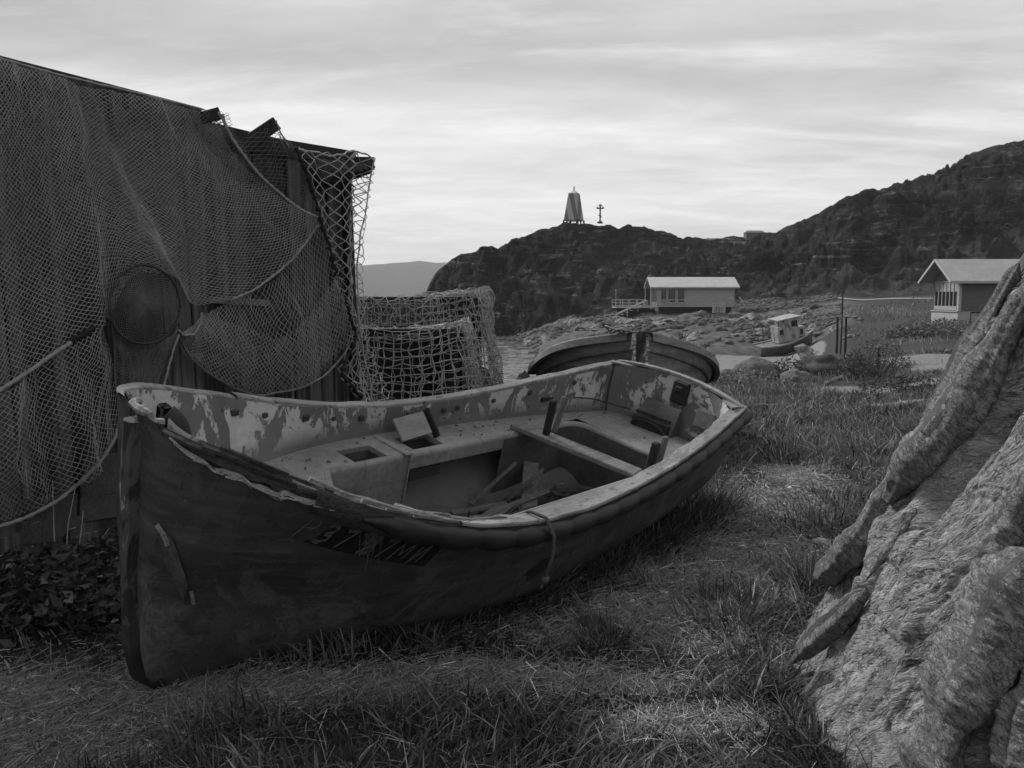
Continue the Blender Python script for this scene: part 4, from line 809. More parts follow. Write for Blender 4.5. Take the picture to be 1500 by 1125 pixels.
    # racks behind, with coarse nets thrown over
    def rack(x0, x1, y0, y1, h, lab, labn, step, sag, pm='darkwood'):
        r_ = empty('drying_rack', ((x0+x1)/2, (y0+y1)/2, 0), lab, 'rack', 'wooden racks behind the boat'); o = np.array(r_.location); zg = gz(o[0], o[1])-.05
        for x in (x0, x1):
            for y in (y0, y1): b = MB(); b.bar(np.array((x, y, zg))-o, np.array((x, y, h-.03))-o, .08, .08); b.build('post', M['darkwood'], r_)
        for A, B in (((x0, y0), (x1, y0)), ((x0, y1), (x1, y1)), ((x0, y0), (x0, y1)), ((x1, y0), (x1, y1))): b = MB(); b.bar(np.array((*A, h-.06))-o, np.array((*B, h-.06))-o, .05, .07); b.build('rail', M['darkwood'], r_)
        b = MB(); k = int((x1-x0)/.17)
        for i in range(k): b.bar(np.array((x0+.09+i*.17, y1-.08, zg))-o, np.array((x0+.09+i*.17, y1-.08, h-.1))-o, .168, .02, up=(0, 1, 0))
        for i in range(int((y1-y0)/.17)): b.bar(np.array((x1-.06, y0+.09+i*.17, zg))-o, np.array((x1-.06, y0+.09+i*.17, h-.1))-o, .02, .168, up=(0, 1, 0))
        b.build('board_panel', M[pm], r_)  # added boards, toned to imitate the dark inside of the rack
        if pm != 'darkwood':
            b = MB(); b.blob(np.array(((x0+x1)/2+.25, (y0+y1)/2-.05, zg+.55))-o, 1, 5, .35, 4, ((x1-x0)*.47, (y1-y0)*.5, .92)); b.build('net_heap', m_plain('heaped_net_mass', .03, .15, 16, .95, 1, .04), r_, True)
        plan = path([(x0-.1, y0-.07), ((x0+x1)/2, y0-.09), (x1+.03, y0-.07), (x1+.08, y0), (x1+.08, y1+.05)], int((x1-x0+y1-y0)/step)); up = int(h/step)+2; ov = int((y1-y0)/step)+1; rows = []
        c = np.array([(x0+x1)/2, (y0+y1)/2])
        for i, q in enumerate(plan):
            t = i/len(plan); col = []; sg = sag*math.sin(min(1, max(0, (q[0]-x0)/(x1-x0)))*math.pi)
            for j in range(up):
                z = zg+.05+(h-sg-zg)*j/(up-1); f = .09*fbm(P3(i*.35, z*1.1, h), 2)+.10*(1-j/(up-1))+.22*(1-j/(up-1))*smooth(x1-.2, x1, q[0]); dr = (q-c)/np.linalg.norm(q-c); col.append((q[0]+dr[0]*f, q[1]+dr[1]*f, z))
            for j in range(1, ov):
                k = j/ov; qq = np.array([q[0]+(c[0]-q[0])*k*.3, q[1]+(y1-q[1])*k]) if q[1] < y0+.02 else q+(c-q)*k*.9; col.append((qq[0], qq[1], h-sg*(1-k)+.02*float(vnoise(P3(i*.7, j*.7, h)))-.05*k))
            rows.append(col)
        e = net('fishing_net', np.array(rows), .0056, M['netcoarse'], labn, 'coarse nets over the racks', False, .011)
        R2 = np.array(rows); i0 = int(len(R2)*.42); net('netting', R2[i0:]-np.array([.0, -.05, .02]), .0045, M['netcoarse'], '', parent=e, diamond=False, jit=.02); net('netting', R2[:max(6, len(R2)//5)]-np.array([-.02, -.04, .03]), .0045, M['netcoarse'], '', parent=e, diamond=False, jit=.02)
        for q in range(2 if pm != 'darkwood' else 1):
            net('netting', R2+RNG.normal(0, .02, 3)+np.stack([.03*fbm(R2*2.2+q*7+k*3, 2) for k in range(3)], -1), .0050, M['netcoarse'], '', parent=e, diamond=bool(q), jit=.018)
    rack(-1.82, -.62, 9.0, 9.9, 1.27, 'low dark wooden rack under coarse net, nearest the shed corner', 'coarse square mesh net over the lower rack beside the shed', .080, .11)
    rack(-2.4, -.46, 10.5, 11.7, 1.60, 'taller dark wooden rack under coarse net, next to the water', 'coarse net over the taller rack near the water', .078, .12, 'postwood')
build_nets()
# ------------------------------------------------------------------ second boat, bow towards us
def build_second_boat():
    D0 = 8.55; s0 = at(938, 488, D0); axis = np.array([.03, 1, 0]); axis /= np.linalg.norm(axis); side = np.array([axis[1], -axis[0], 0]); L_ = 4.6
    o = empty('rowing_boat', (s0[0], s0[1], gz(s0[0], s0[1]+1)-.08), 'weathered clinker rowing boat beached bow-on behind the lifeboat stern', 'boat'); off = np.array(o.location)
    H = s0[2]-off[2]; bsp = spl([0, .35, .9, 1.6, 2.4, 3.4, L_], [.04, .52, .90, 1.06, 1.08, .9, .5]); zsp = spl([0, .5, 1.2, 2.2, 3.4, L_], [H, H-.15, H-.38, H-.60, H-.66, H-.62])
    ls, rs = bsp, bsp
    def pt(s, sg, v, out=0): 
        bb = float(bsp(s))*(v**.7 if v > 0 else 0); z = float(zsp(s))*v+(1-v)*max(0, .25-.5*s); q = axis*s+side*sg*(bb+out); return (q[0], q[1], z-.05*sg*bb)
    ss = np.linspace(0.02, L_, 60)
    for sg in (-1, 1):
        edges = [1.0, .86, .71, .56, .40, .2, 0.]
        b = MB()
        for k in range(6):
            hi, lo = edges[k], edges[k+1]; b.grid(np.array([[pt(s, sg, hi, -.004), pt(s, sg, hi, .006), pt(s, sg, lo+.012, .036), pt(s, sg, lo, .030), pt(s, sg, lo, -.002)] for s in ss]), sg > 0)
        b.build('hull', M['strake'], o)
        b = MB(); b.grid(np.array([[pt(s, sg, 1, -.035), np.add(pt(s, sg, 1, -.03), (0, 0, .014)), np.add(pt(s, sg, 1, .045), (0, 0, .014)), np.add(pt(s, sg, 1, .058), (0, 0, 0)), np.add(pt(s, sg, 1, .064), (0, 0, -.07)), np.add(pt(s, sg, 1, .012), (0, 0, -.075))] for s in ss]), sg > 0, False); b.build('rub_rail', M['strakerail'], o)
    b = MB(); b.bar((axis*-.03)[:2].tolist()+[-.02], (axis*-.06)[:2].tolist()+[H+.03], .09, .10, up=(0, 1, 0), bev=.012); b.build('stem_post', M['stem'], o)
    b = MB()
    for s in (1.3, 2.4, 3.4): p, q = pt(s, -1, .8), pt(s, 1, .8); b.bar(np.array(p), np.array(q), .2, .03)
    b.build('thwart', M['driftwood'], o)
    b = MB(); b.grid(np.array([[pt(L_, sg, v) for v in np.linspace(0, 1, 8)] for sg in (-1, -.5, 0, .5, 1)])); b.build('transom', M['strake'], o)
    b = MB()
    for k in range(7):
        a = np.linspace(0, 2*np.pi*random.uniform(.6, 1), 20); c = np.array([-.13-.11*(k % 3)/2, .02+.05*random.random(), H+.005+.022*random.random()+.01*(k//2)]); rr = random.uniform(.06, .11); b.tube(np.stack([c[0]+rr*np.cos(a+k), c[1]+rr*.7*np.sin(a+k), c[2]+.02*np.sin(a*2+k)+.012], -1), .010, 6)
    e = empty('rope_coil', (s0[0]-.14, s0[1]+.03, s0[2]), 'loose grey rope coil heaped on the rowing boat bow', 'rope'); b.v = [tuple(np.array(v)+off-np.array(e.location)) for v in b.v]; b.build('coil', M['rope'], e, True)
build_second_boat()
# ------------------------------------------------------------------ wreck on the beach
def build_wreck():
    D = 80.; c = at(1152, 519, D); o = empty('wrecked_fishing_boat', (c[0], c[1], gz(c[0], c[1])+.08), 'small derelict fishing boat with patchy pale cabin listing on the beach', 'boat'); o.rotation_euler = (R(6), R(-11), R(14)); o.scale = (1.06, 1.06, 1.12)
    L_ = 5.6; bs = spl([0, .8, 2.8, 4.4, L_], [.75, 1.0, 1.1, .75, .04]); zs = spl([0, 1.6, 3.4, L_], [1.25, 1.15, 1.25, 1.6])
    s = np.linspace(0, L_, 30); v = np.linspace(0, 1, 10); b = MB()
    for sg in (-1, 1):
        b.grid(np.array([[(x-L_/2+(.25*(q-1) if x > 4.5 else 0), sg*float(bs(x))*q**.5, float(zs(x))*q) for q in v] for x in s]), sg > 0)
    b.grid(np.array([[(-L_/2, sg*.75*q**.5, 1.25*q) for q in v] for sg in (-1, 1)])); b.build('hull', M['wreckhull'], o, True)
    b = MB(); b.grid(np.array([[(x-L_/2, sg*float(bs(x)), float(zs(x))-.04) for sg in (-1, -.3, .3, 1)] for x in s])); b.build('deck', M['driftwood'], o)
    b = MB()
    for sg in (-1, 1): b.grid(np.array([[(x-L_/2, sg*(float(bs(x))-.06), float(zs(x))+.05), (x-L_/2, sg*(float(bs(x))+.08), float(zs(x))+.05), (x-L_/2, sg*(float(bs(x))+.08), float(zs(x))-.07)] for x in s]), sg > 0)
    b.build('rub_rail', M['white'], o)
    b = MB(); b.box((.25, 0, 2.15), (1.5, 1.3, 1.9)); cab = b.build('cabin', M['wreckcabin'], o); b = MB(); b.box((-.75, 0, 1.85), (.5, 1.2, 1.35)); b.build('cabin_annex', M['wreckcabin'], o)
    b = MB(); b.box((1.35, 0, 1.75), (.7, 1.0, .8)); b.build('hatch_house', M['white'], o)
    b = MB(); b.box((.05, 0, 3.13), (2.3, 1.55, .07)); b.build('cabin_roof', M['white'], o)
    for (x, z, w_, h) in ((.52, 2.62, .42, .5), (.83, 2.6, .14, .55), (-.65, 2.1, .4, .4)):
        b = MB(); b.box((x, -.655 if x > -.5 else -.605, z), (w_, .02, h)); b.build('window', M['glass'], cab)
    for y in (-.35, .35): b = MB(); b.box((1.007, y, 2.62), (.02, .42, .55)); b.build('window', M['glass'], cab)
    b = MB(); b.box((1.35, -.505, 1.75), (.3, .02, .45)); b.build('opening', M['dark'], o)  # dark panel drawn in place of the opening's unlit inside
    b = MB(); b.bar((1.0, -1.05, 0), (1.05, -1.15, .9), .16, .04, up=(0, 1, 0)); b.build('loose_plank', M['white'], o)
    b = MB(); b.tube([(-2.0, .2, 1.2), (-2.0, .2, 3.1)], .025, 5); b.build('mast', M['rust'], o)
build_wreck()
# ------------------------------------------------------------------ the two huts
def build_far_house():
    D = 110.; z0 = .05; x0, x1 = (962-750)/1250*D, (1074-750)/1250*D; zt = 2.72; dep = 4.6; o = empty('wooden_cabin', ((x0+x1)/2, D+dep/2, z0-.3), 'pale timber cabin with terrace and stairs below the beacon hill', 'house'); off = np.array(o.location)
    W_ = x1-x0; hw = W_/2; b = MB(); b.box((0, 0, .3+(zt-z0)/2), (W_, dep, zt-z0)); zz = .3+zt-z0
    b.add([(-hw, -dep/2, zz), (-hw, dep/2, zz), (-hw, 0, zz+1.05), (hw, -dep/2, zz), (hw, dep/2, zz), (hw, 0, zz+1.05)], [(0, 1, 2), (3, 5, 4), (0, 2, 5, 3), (1, 4, 5, 2)]); wall = b.build('wall', M['clap1'], o)
    b = MB(); sl_ = math.atan2(1.05+.18, dep/2+.55)
    for sg in (-1, 1):
        p = [(-hw-1.0, 0, zz+1.2), (hw+.55, 0, zz+1.2), (hw+.55, sg*(dep/2+.55), zz-.10), (-hw-1.0, sg*(dep/2+.55), zz-.10)]; b.add(p+[(x, y, z-.16) for x, y, z in p], [(0, 1, 2, 3), (7, 6, 5, 4), (0, 4, 5, 1), (1, 5, 6, 2), (2, 6, 7, 3), (3, 7, 4, 0)])
    roof = b.build('roof', M['roof1'], o); b = MB(); b.tube([(2.6, .6, zz+.8), (2.6, .6, zz+1.55)], .07, 8); b.build('chimney', M['dark'], roof)
    for (p0, p1, y0, y1) in ((967, 974.5, 424, 441), (977.5, 988, 421, 443), (991, 1001, 421, 443)):
        X0, X1 = (p0-750)/1250*D-off[0], (p1-750)/1250*D-off[0]; Z0, Z1 = CH-(y1-432)*D/1250-off[2], CH-(y0-432)*D/1250-off[2]
        b = MB(); yf = -dep/2-.05; t = .09
        for q in (((X0+X1)/2, yf, Z1, X1-X0+2*t, t), ((X0+X1)/2, yf, Z0, X1-X0+2*t, t)): b.box((q[0], q[1], q[2]), (q[3], .1, t))
        for x in (X0-t/2, X1+t/2): b.box((x, yf, (Z0+Z1)/2), (t, .1, Z1-Z0-t))
        wn_ = b.build('window', M['trim'], o); b = MB(); b.box(((X0+X1)/2, -dep/2-.02, (Z0+Z1)/2), (X1-X0, .04, Z1-Z0)); b.build('pane', M['glass'], wn_)
    for k in range(4): b = MB(); b.box((-hw-.02, -dep/2+.65+k*1.05, 1.9), (.05, .85, 1.9)); b.build('window', M['glass'], o)
    b = MB()
    for k in range(5): b.box((-hw-.05, -dep/2+.1+k*1.08, 1.6), (.09, .1, 2.7))
    for y in (-dep/2, dep/2): b.box((-hw-.85, y, 1.5), (.12, .12, 2.9))
    b.build('gable_post', M['trim'], o)
    b = MB()
    b.box((0, -dep/2+.5, -.25), (W_-.5, .2, 1.08))
    b.build('skirting', M['darkwood'], o)  # dark panel imitates the shaded gap under the floor
    xa, xb = (901-750)/1250*D-off[0], (950-750)/1250*D-off[0]; zd = .33
    b = MB(); b.box(((xa+xb)/2+.3, -.4, zd-.08), (xb-xa+.6, dep-.6, .14)); dk = b.build('terrace', M['clap1'], o)
    b = MB(); b.box(((xa+xb)/2+.3, -.1, zd-.85), (xb-xa, dep-1.4, 1.3)); b.build('terrace_base', M['darkwood'], o)
    def railing(x0, x1, y, z, n):
        b = MB()
        for x in np.linspace(x0, x1, n): b.box((x, y, z+.45), (.09, .09, .95))
        for h in (.9, .5, .15): b.box(((x0+x1)/2, y-.06, z+h), (x1-x0, .04, .09))
        b.build('railing', M['trim'], o)
    railing(xa, xb-.6, -dep/2+.0, zd, 5); railing(xa, xb, dep/2-.8, zd, 5); railing(-hw+.3, -hw+3.6, -dep/2-.55, zd, 4)
    b = MB(); p1 = at(948, 440, D-2)-off; p2 = at(903, 461, D-3.2)-off
    for dy in (0, 1.1): b.bar(p2+(0, dy, 0), p1+(0, dy, 0), .08, .16)
    for k in range(7): q = p2+(p1-p2)*(k+.5)/7; b.box((q[0], q[1]+.55, q[2]-.35), (.3, 1.1, .05))
    for k in (0, .35, .7, 1): q = p2+(p1-p2)*k; b.box((q[0], q[1], q[2]-.4), (.08, .08, .9))
    b.build('stairs', M['trim'], o)
    b = MB(); b.tube([(xa+.05, -dep/2+.1, zd), (xa+.05, -dep/2+.1, zd+2.0)], .04, 6); b.build('pole', M['trim'], o); b = MB(); b.blob((xa+.05, -dep/2+.1, zd+2.1), .13, 1, .05, 2); b.build('lamp_globe', M['white'], o)
build_far_house()
def build_near_house():
    D = 62.; x0 = (1404.5-750)/1250*D; dep = 4.0; L_ = 9.; zb = -.55; o = empty('wooden_cabin', (x0+L_/2, D+dep/2, zb), 'dark clapboard cabin with glazed gable on pale concrete base', 'house', rz=R(-1.5)); ex = 2.62-zb; rz_ = 4.25-zb; fb = .95; hl = L_/2
    b = MB(); b.box((0, 0, fb+(ex-fb)/2-.0), (L_, dep, ex-fb)); b.add([(-hl, -dep/2, ex), (-hl, dep/2, ex), (-hl, 0, rz_-.22), (hl, -dep/2, ex), (hl, dep/2, ex), (hl, 0, rz_-.22)], [(0, 1, 2), (3, 5, 4), (0, 2, 5, 3), (1, 4, 5, 2)]); b.build('wall', M['clap2'], o)
    b = MB()
    for sg in (-1, 1):
        p = [(-hl-.95, 0, rz_), (hl+.5, 0, rz_), (hl+.5, sg*(dep/2+.62), ex-.02), (-hl-.95, sg*(dep/2+.62), ex-.02)]; b.add(p+[(x, y, z-.10) for x, y, z in p], [(0, 1, 2, 3), (7, 6, 5, 4), (0, 4, 5, 1), (1, 5, 6, 2), (2, 6, 7, 3), (3, 7, 4, 0)])
    roof = b.build('roof', M['roof2'], o); b = MB()
    for sg in (-1, 1): b.bar((-hl-.98, sg*.03, rz_-.07), (-hl-.98, sg*(dep/2+.63), ex-.10), .05, .20)
    b.bar((-hl-.95, -dep/2-.64, ex-.11), (hl+.5, -dep/2-.64, ex-.11), .04, .18); b.build('fascia', M['trim'], roof)
    b = MB(); b.box((-hl+.35, 0, fb/2-.25), (.9, dep+.15, fb+.5)); b.box((.5, .05, fb/2-.3), (L_-1.0, dep-.3, fb+.4)); b.build('foundation', M['conc'], o)
    b = MB(); b.box((-hl-.06, 0, fb+.0), (.25, dep+.2, .08)); b.build('sill', M['white'], o)
    n = 6
    for k in range(n):
        y = -dep/2+.35+k*(dep-.5)/n; wd = (dep-.5)/n-.10; f = MB()
        for yy in (y-wd/2-.03, y+wd/2+.03): f.box((-hl-.05, yy+.1, 2.05), (.1, .045, 2.2))
        f.box((-hl-.05, y+.1, 3.12), (.1, wd, .06)); f.box((-hl-.05, y+.1, .98+.2), (.1, wd, .3)); wn_ = f.build('window', M['clap1'], o)
        p = MB(); p.box((-hl-.02, y+.1, 2.2), (.04, wd-.002, 1.75)); p.build('pane', M['glass'], wn_); p = MB(); p.box((-hl-.045, y+.1, 2.72), (.012, wd-.02, .66)); p.build('blind', M['blind'], wn_)
    b = MB(); b.box((-hl+.0, -dep/2+.0, 2.0), (.2, .2, 2.3)); b.build('corner_post', M['trim'], o)
build_near_house()
# ------------------------------------------------------------------ beacon, cross, far hut
def build_hilltop():
    D = 199.; b0 = at(840.5, 327, D); o = empty('beacon_tower', b0, 'striped tapering wooden beacon tower on the headland summit', 'tower', rz=R(-28)); h = 6.7; w0, w1 = 1.75, .98
    b = MB(); P = [[(sx*(w0+(w1-w0)*t), sy*(w0+(w1-w0)*t), .5+(h-.5)*t) for sx, sy in ((-1, -1), (1, -1), (1, 1), (-1, 1))] for t in np.linspace(0, 1, 8)]; b.grid(np.array(P), True, True); n = len(b.v); b.f.append((n-4, n-3, n-2, n-1)); b.build('body', M['tower'], o)
    b = MB(); b.add([(-w1, -w1, h), (w1, -w1, h), (w1, w1, h), (-w1, w1, h), (0, 0, h+.75)], [(0, 1, 4), (1, 2, 4), (2, 3, 4), (3, 0, 4)]); b.build('cap', M['roof1'], o)
    b = MB(); b.tube([(0, 0, h+.5), (0, 0, h+1.6)], [.16, .13], 8); b.build('lantern', M['dark'], o)
    for sx in (-1, 0, 1):
        for sy in (-1, 0, 1):
            if sx or sy: b = MB(); b.box((sx*w0, sy*w0, .0), (.3, .3, 1.4)); b.build('leg', M['darkwood'], o)
    c = at(879, 325.5, 199.); o = empty('orthodox_cross', c, 'dark wooden cross under a small roof standing right of the beacon', 'cross'); b = MB(); b.box((0, 0, 1.9), (.32, .25, 4.0)); b.build('shaft', M['darkwood'], o)
    b = MB(); b.box((0, 0, 3.15), (1.5, .2, .3)); b.bar((-.35, 0, 1.65), (.35, 0, 1.25), .2, .22); b.build('crossbar', M['darkwood'], o)
    b = MB()
    for sg in (-1, 1): b.bar((0, 0, 4.1), (sg*.95, 0, 3.1), .35, .12)
    b.build('gable_roof', M['darkwood'], o); b = MB(); b.blob((0, 0, .0), .55, 3, .3, 2, (1.3, 1, .7)); b.build('stone_base', M['rock'], o)
    c = at(1105, 343, 241); o = empty('hilltop_hut', (c[0], c[1], c[2]-1.7), 'tiny hut on the saddle between the two hills', 'hut'); b = MB(); b.box((0, 0, 1), (5.2, 3, 2)); b.build('wall', M['clap2'], o); b = MB(); b.add([(-2.8, -1.8, 2), (2.8, -1.8, 2), (2.8, 1.8, 2), (-2.8, 1.8, 2), (-2, 0, 2.7), (2, 0, 2.7)], [(0, 1, 5, 4), (2, 3, 4, 5), (1, 2, 5), (3, 0, 4), (3, 2, 1, 0)]); b.build('roof', M['clap2'], o)
build_hilltop()
# ------------------------------------------------------------------ smaller things on the shore
def rod(name, label, cat, parts, group=None): pass
def build_shore():
    # tall iron mast with two mooring posts
    for (px, y0, y1, D, r, lab) in ((1234.5, 430, 512, 42., .04, 'tall thin mast rising between the two mooring posts'), (1227, 464, 509, 40., .058, 'left dark timber post of the pair beside the tall mast'), (1239.5, 464, 511, 40., .058, 'right dark timber post of the pair beside the tall mast')):
        p = at(px, y0, D); zg = gz(p[0], p[1])-.3; o = empty('mooring_post', (p[0], p[1], zg), lab, 'post'); b = MB(); b.tube([(0, 0, 0), (.02, 0, (p[2]-zg)*.5), (0, 0, p[2]-zg)], [r*1.1, r, r*.85], 9); b.build('shaft', M['dark'] if r < .05 else M['darkwood'], o)
        if r < .05:
            b = MB(); b.tube([(0, 0, p[2]-zg-.0), (0, 0, p[2]-zg+.12)], .1, 8); b.build('head', M['rust'], o)
            b = MB(); b.box((0, -.12, p[2]-zg-1.15), (.8, .08, .06)); b.build('crosspiece', M['driftwood'], o)
    # two lichened boulders above the beach, and others
    for (px, py, D, rx, rz_, s, lab) in ((1106, 566, 27.5, 1.15, .66, 3, 'rounded grass-skirted boulder left of the pointed one'), (1212, 556, 28.5, 1.3, .70, 8, 'pointed granite boulder with a pale sloping face'), (1062, 560, 27.5, .55, .4, 5, 'small low boulder beside the rowing boat'), (1170, 562, 25, .5, .42, 11, 'dark small boulder between the two big ones'), (1082, 520, 60, .8, .6, 14, 'dark rock lying on the pale beach sand'), (1000, 545, 48, .7, .5, 15, 'rock on the sand right behind the rowing boat')):
        p = at(px, py, D); zg = gz(p[0], p[1]); b = MB(); b.blob((0, 0, 0), rx, s, .35, 4, (1, .9, rz_/rx)); o = b.build('boulder', M['boulder'], None, True); o.location = (p[0], p[1], zg); tag(o, lab, 'boulder', None)
    p = at(767, 527, 72); b = MB(); b.blob((0, 0, .1), .65, 21, .3, 3, (1, .8, 1.15)); o = b.build('sea_rock', M['dark'], None, True); o.location = (p[0], p[1], SEA); tag(o, 'small dark pointed rock standing in the water', 'rock')
    # driftwood
    for (x0, y0, x1, y1, r, lab) in ((1052, 553, 1082, 546, .09, 'pale bleached log lying right of the lifeboat stern'), (1092, 597, 1150, 596, .035, 'thin grey plank lying in grass beside the stern'), (1168, 600, 1205, 599, .03, 'short grey stick lying in the grass beyond the plank'), (1205, 566, 1245, 552, .07, 'pale plank lying before the pointed boulder')):
        A, B = gpt(x0, y0), gpt(x1, y1); o = empty('driftwood', A, lab, 'driftwood'); d = B-A; p = path([(0, 0, r*.6), d*.5+(0, 0, r*1.1), d+(0, 0, r*.6)], 14); b = MB(); b.tube(p+fbm(P3(np.arange(14)*.5, A[0], 0), 2)[:, None]*r*.3, np.linspace(r, r*.7, 14), 7); b.build('log', M['driftwood'], o)
    # white open-slatted barrel and two chairs by the far cabin
    c = at(1053, 457, 106); o = empty('slatted_barrel', (c[0], c[1], c[2]-.1), 'pale slatted half-round bin in front of the far cabin', 'bin'); b = MB()
    for k in range(12):
        a = math.pi*k/11; b.box((-.85*math.cos(a)*.9, -.5*math.sin(a), .6), (.10, .06, 1.25))
    b.build('slats', M['white'], o); b = MB(); a = np.linspace(0, math.pi, 20)
    for z in (.2, 1.1): b.tube(np.stack([-.8*np.cos(a), -.5*np.sin(a), z+0*a], -1), .04, 5)
    b.build('hoop', M['white'], o)
    for k, (px, lab) in enumerate(((1076, 'pale wooden deckchair against the far cabin end wall'), (1088, 'pale wooden deckchair standing apart from the far cabin'))):
        c = at(px, 449, 108); o = empty('deck_chair', (c[0], c[1], c[2]-.05), lab, 'chair'); b = MB()
        for y in (-.25, .25): b.bar((.25, y, .1), (-.45, y, 1.25), .07, .06)
        for t in np.linspace(.35, .95, 4): b.box((.25-.7*t, 0, .1+1.15*t), (.05, .5, .1))
        b.build('backrest', M['white'], o); b = MB(); b.box((.35, 0, .32), (.7, .55, .06)); b.build('seat', M['white'], o); b = MB()
        for x in (.1, .65):
            for y in (-.25, .25): b.box((x, y, .12), (.06, .06, .4))
        b.build('leg', M['white'], o)
    # pipe along the hillside
    pts = [(1228, 446), (1250, 441), (1262, 443), (1300, 444), (1330, 447), (1366, 451)]; P = [at(a, b_, 112-(a-1228)*.11) for a, b_ in pts]; P = [np.array((p[0], p[1], gz(p[0], p[1])+.12)) for p in P]; e = empty('pipeline', P[0], 'pale thin pipe laid across the grassy slope left of the dark cabin', 'pipe'); b = MB(); b.tube(path(P, 40)-P[0], .11, 6); b.build('pipe_run', M['conc'], e)
    # boulders of the far shore: eight shapes, many individuals, and small rubble between them
    protos = []
    for k in range(8): b = MB(); b.blob((0, 0, 0), 1, 40+k, .45, 2, (1.15, .9, .62)); o = b.build('shore_boulder', M['rock'], None, False); protos.append(o)
    bands = [(715, 990, 84, 136, 150), (900, 1200, 84, 108, 95), (1090, 1260, 62, 100, 20), (1080, 1390, 26, 62, 26)]; n = 0
    for (a, c, d0, d1, cnt) in bands:
        for _ in range(cnt):
            px = random.uniform(a, c); D = random.uniform(d0, d1); x = (px-750)/1250*D; z = gz(x, D)
            if z < SEA-.15 or (955 < px < 1085 and D > 104) or (1105 < px < 1200 and 75 < D < 84): continue
            s = (.4+1.0*random.random()**2.5)*(.5 if d0 == 26 else 1); src = protos[n % 8]
            o = src if n < 8 else src.copy()
            if n >= 8: COL.objects.link(o)
            o.location = (x, D, z+.06*s); o.rotation_euler = (random.uniform(-.4, .4), random.uniform(-.4, .4), random.uniform(0, 6.3)); o.scale = (s, s*random.uniform(.7, 1.1), s*random.uniform(.7, 1.2)); tag(o, 'weathered grey boulder among the rubble of the far shore', 'boulder', 'boulders on the far shore'); n += 1
    vs, f = ico(1); f = np.array(f); N = 16000; px = RNG.uniform(700, 1230, N); D = RNG.uniform(78, 140, N); x = (px-750)/1250*D; z = ground_z(x, D); ok = (z > SEA-.1) & ~((px > 955) & (px < 1085) & (D > 104)) & (fbm(P3(x*.15, D*.15), 3) > -.25) & ~((px > 1060) & (D < 86)); x, D, z = x[ok], D[ok], z[ok]; s = RNG.uniform(.12, .34, len(x))+.25*RNG.random(len(x))**4
    jit = RNG.uniform(.6, 1.4, (len(x), len(vs), 1)); V = vs[None]*jit*np.array([1.1, .9, .6])*s[:, None, None]+np.stack([x, D, z+.04], -1)[:, None]; F = f[None]+(np.arange(len(x))*len(vs))[:, None, None]
    tag(link_mesh('shore_rubble', V.reshape(-1, 3), F.reshape(-1, 3), M['rock']), kind='stuff')
build_shore()
# ------------------------------------------------------------------ tent of reindeer hides
TC = np.array([2.942, 2.962, 0.]); TR, TH_ = 1.846, 3.918
def cone_pt(th, t, off=0.0):
    th = np.asarray(th, float); t = np.asarray(t, float); sl = math.hypot(TR, TH_); r = TR*(1-t)+off*TH_/sl
    return np.stack([TC[0]+r*np.cos(th), TC[1]+r*np.sin(th), TH_*t+off*TR/sl], -1)
def cone_hit(px, py):
    d = ray(px, py); o = CAM-TC; k = TR/TH_; a = d[0]**2+d[1]**2-k*k*d[2]**2; h = TH_-o[2]; b = 2*(o[0]*d[0]+o[1]*d[1]+k*k*h*d[2]); c = o[0]**2+o[1]**2-k*k*h*h; D = b*b-4*a*c
    s = -b/(2*a) if D < 0 else (-b-math.sqrt(D))/(2*a); p = CAM+d*s; q = p-TC; t = min(.97, max(0, q[2]/TH_)); return cone_pt(math.atan2(q[1], q[0]), t)
RIDGES = [  # pixel line, width, height, one-sidedness
    ([(1525, 480), (1478, 560), (1440, 622), (1400, 675), (1362, 722)], .055, -.12),
    ([(1332, 740), (1312, 780), (1280, 830), (1245, 870)], .034, -.07), ([(1290, 880), (1232, 950), (1180, 1005)], .034, -.07),
    ([(1345, 745), (1305, 805), (1262, 860), (1230, 915)], .012, -.022), ([(1520, 765), (1486, 830), (1470, 900), (1425, 965), (1400, 1000)], .036, -.09),
    ([(1545, 935), (1508, 1010), (1470, 1075), (1432, 1150)], .065, -.17), ([(1520, 1010), (1488, 1130)], .05, .07), ([(1430, 690), (1460, 694), (1515, 712)], .007, -.014), ([(1372, 880), (1340, 960), (1318, 1060), (1290, 1130)], .03, .022), ([(1410, 800), (1360, 870), (1330, 905)], .022, .016), ([(1300, 900), (1260, 960), (1235, 1030)], .02, -.014),
    ([(1400, 905), (1375, 925), (1355, 940)], .006, -.012), ([(1465, 545), (1440, 600), (1420, 640)], .02, .012)]
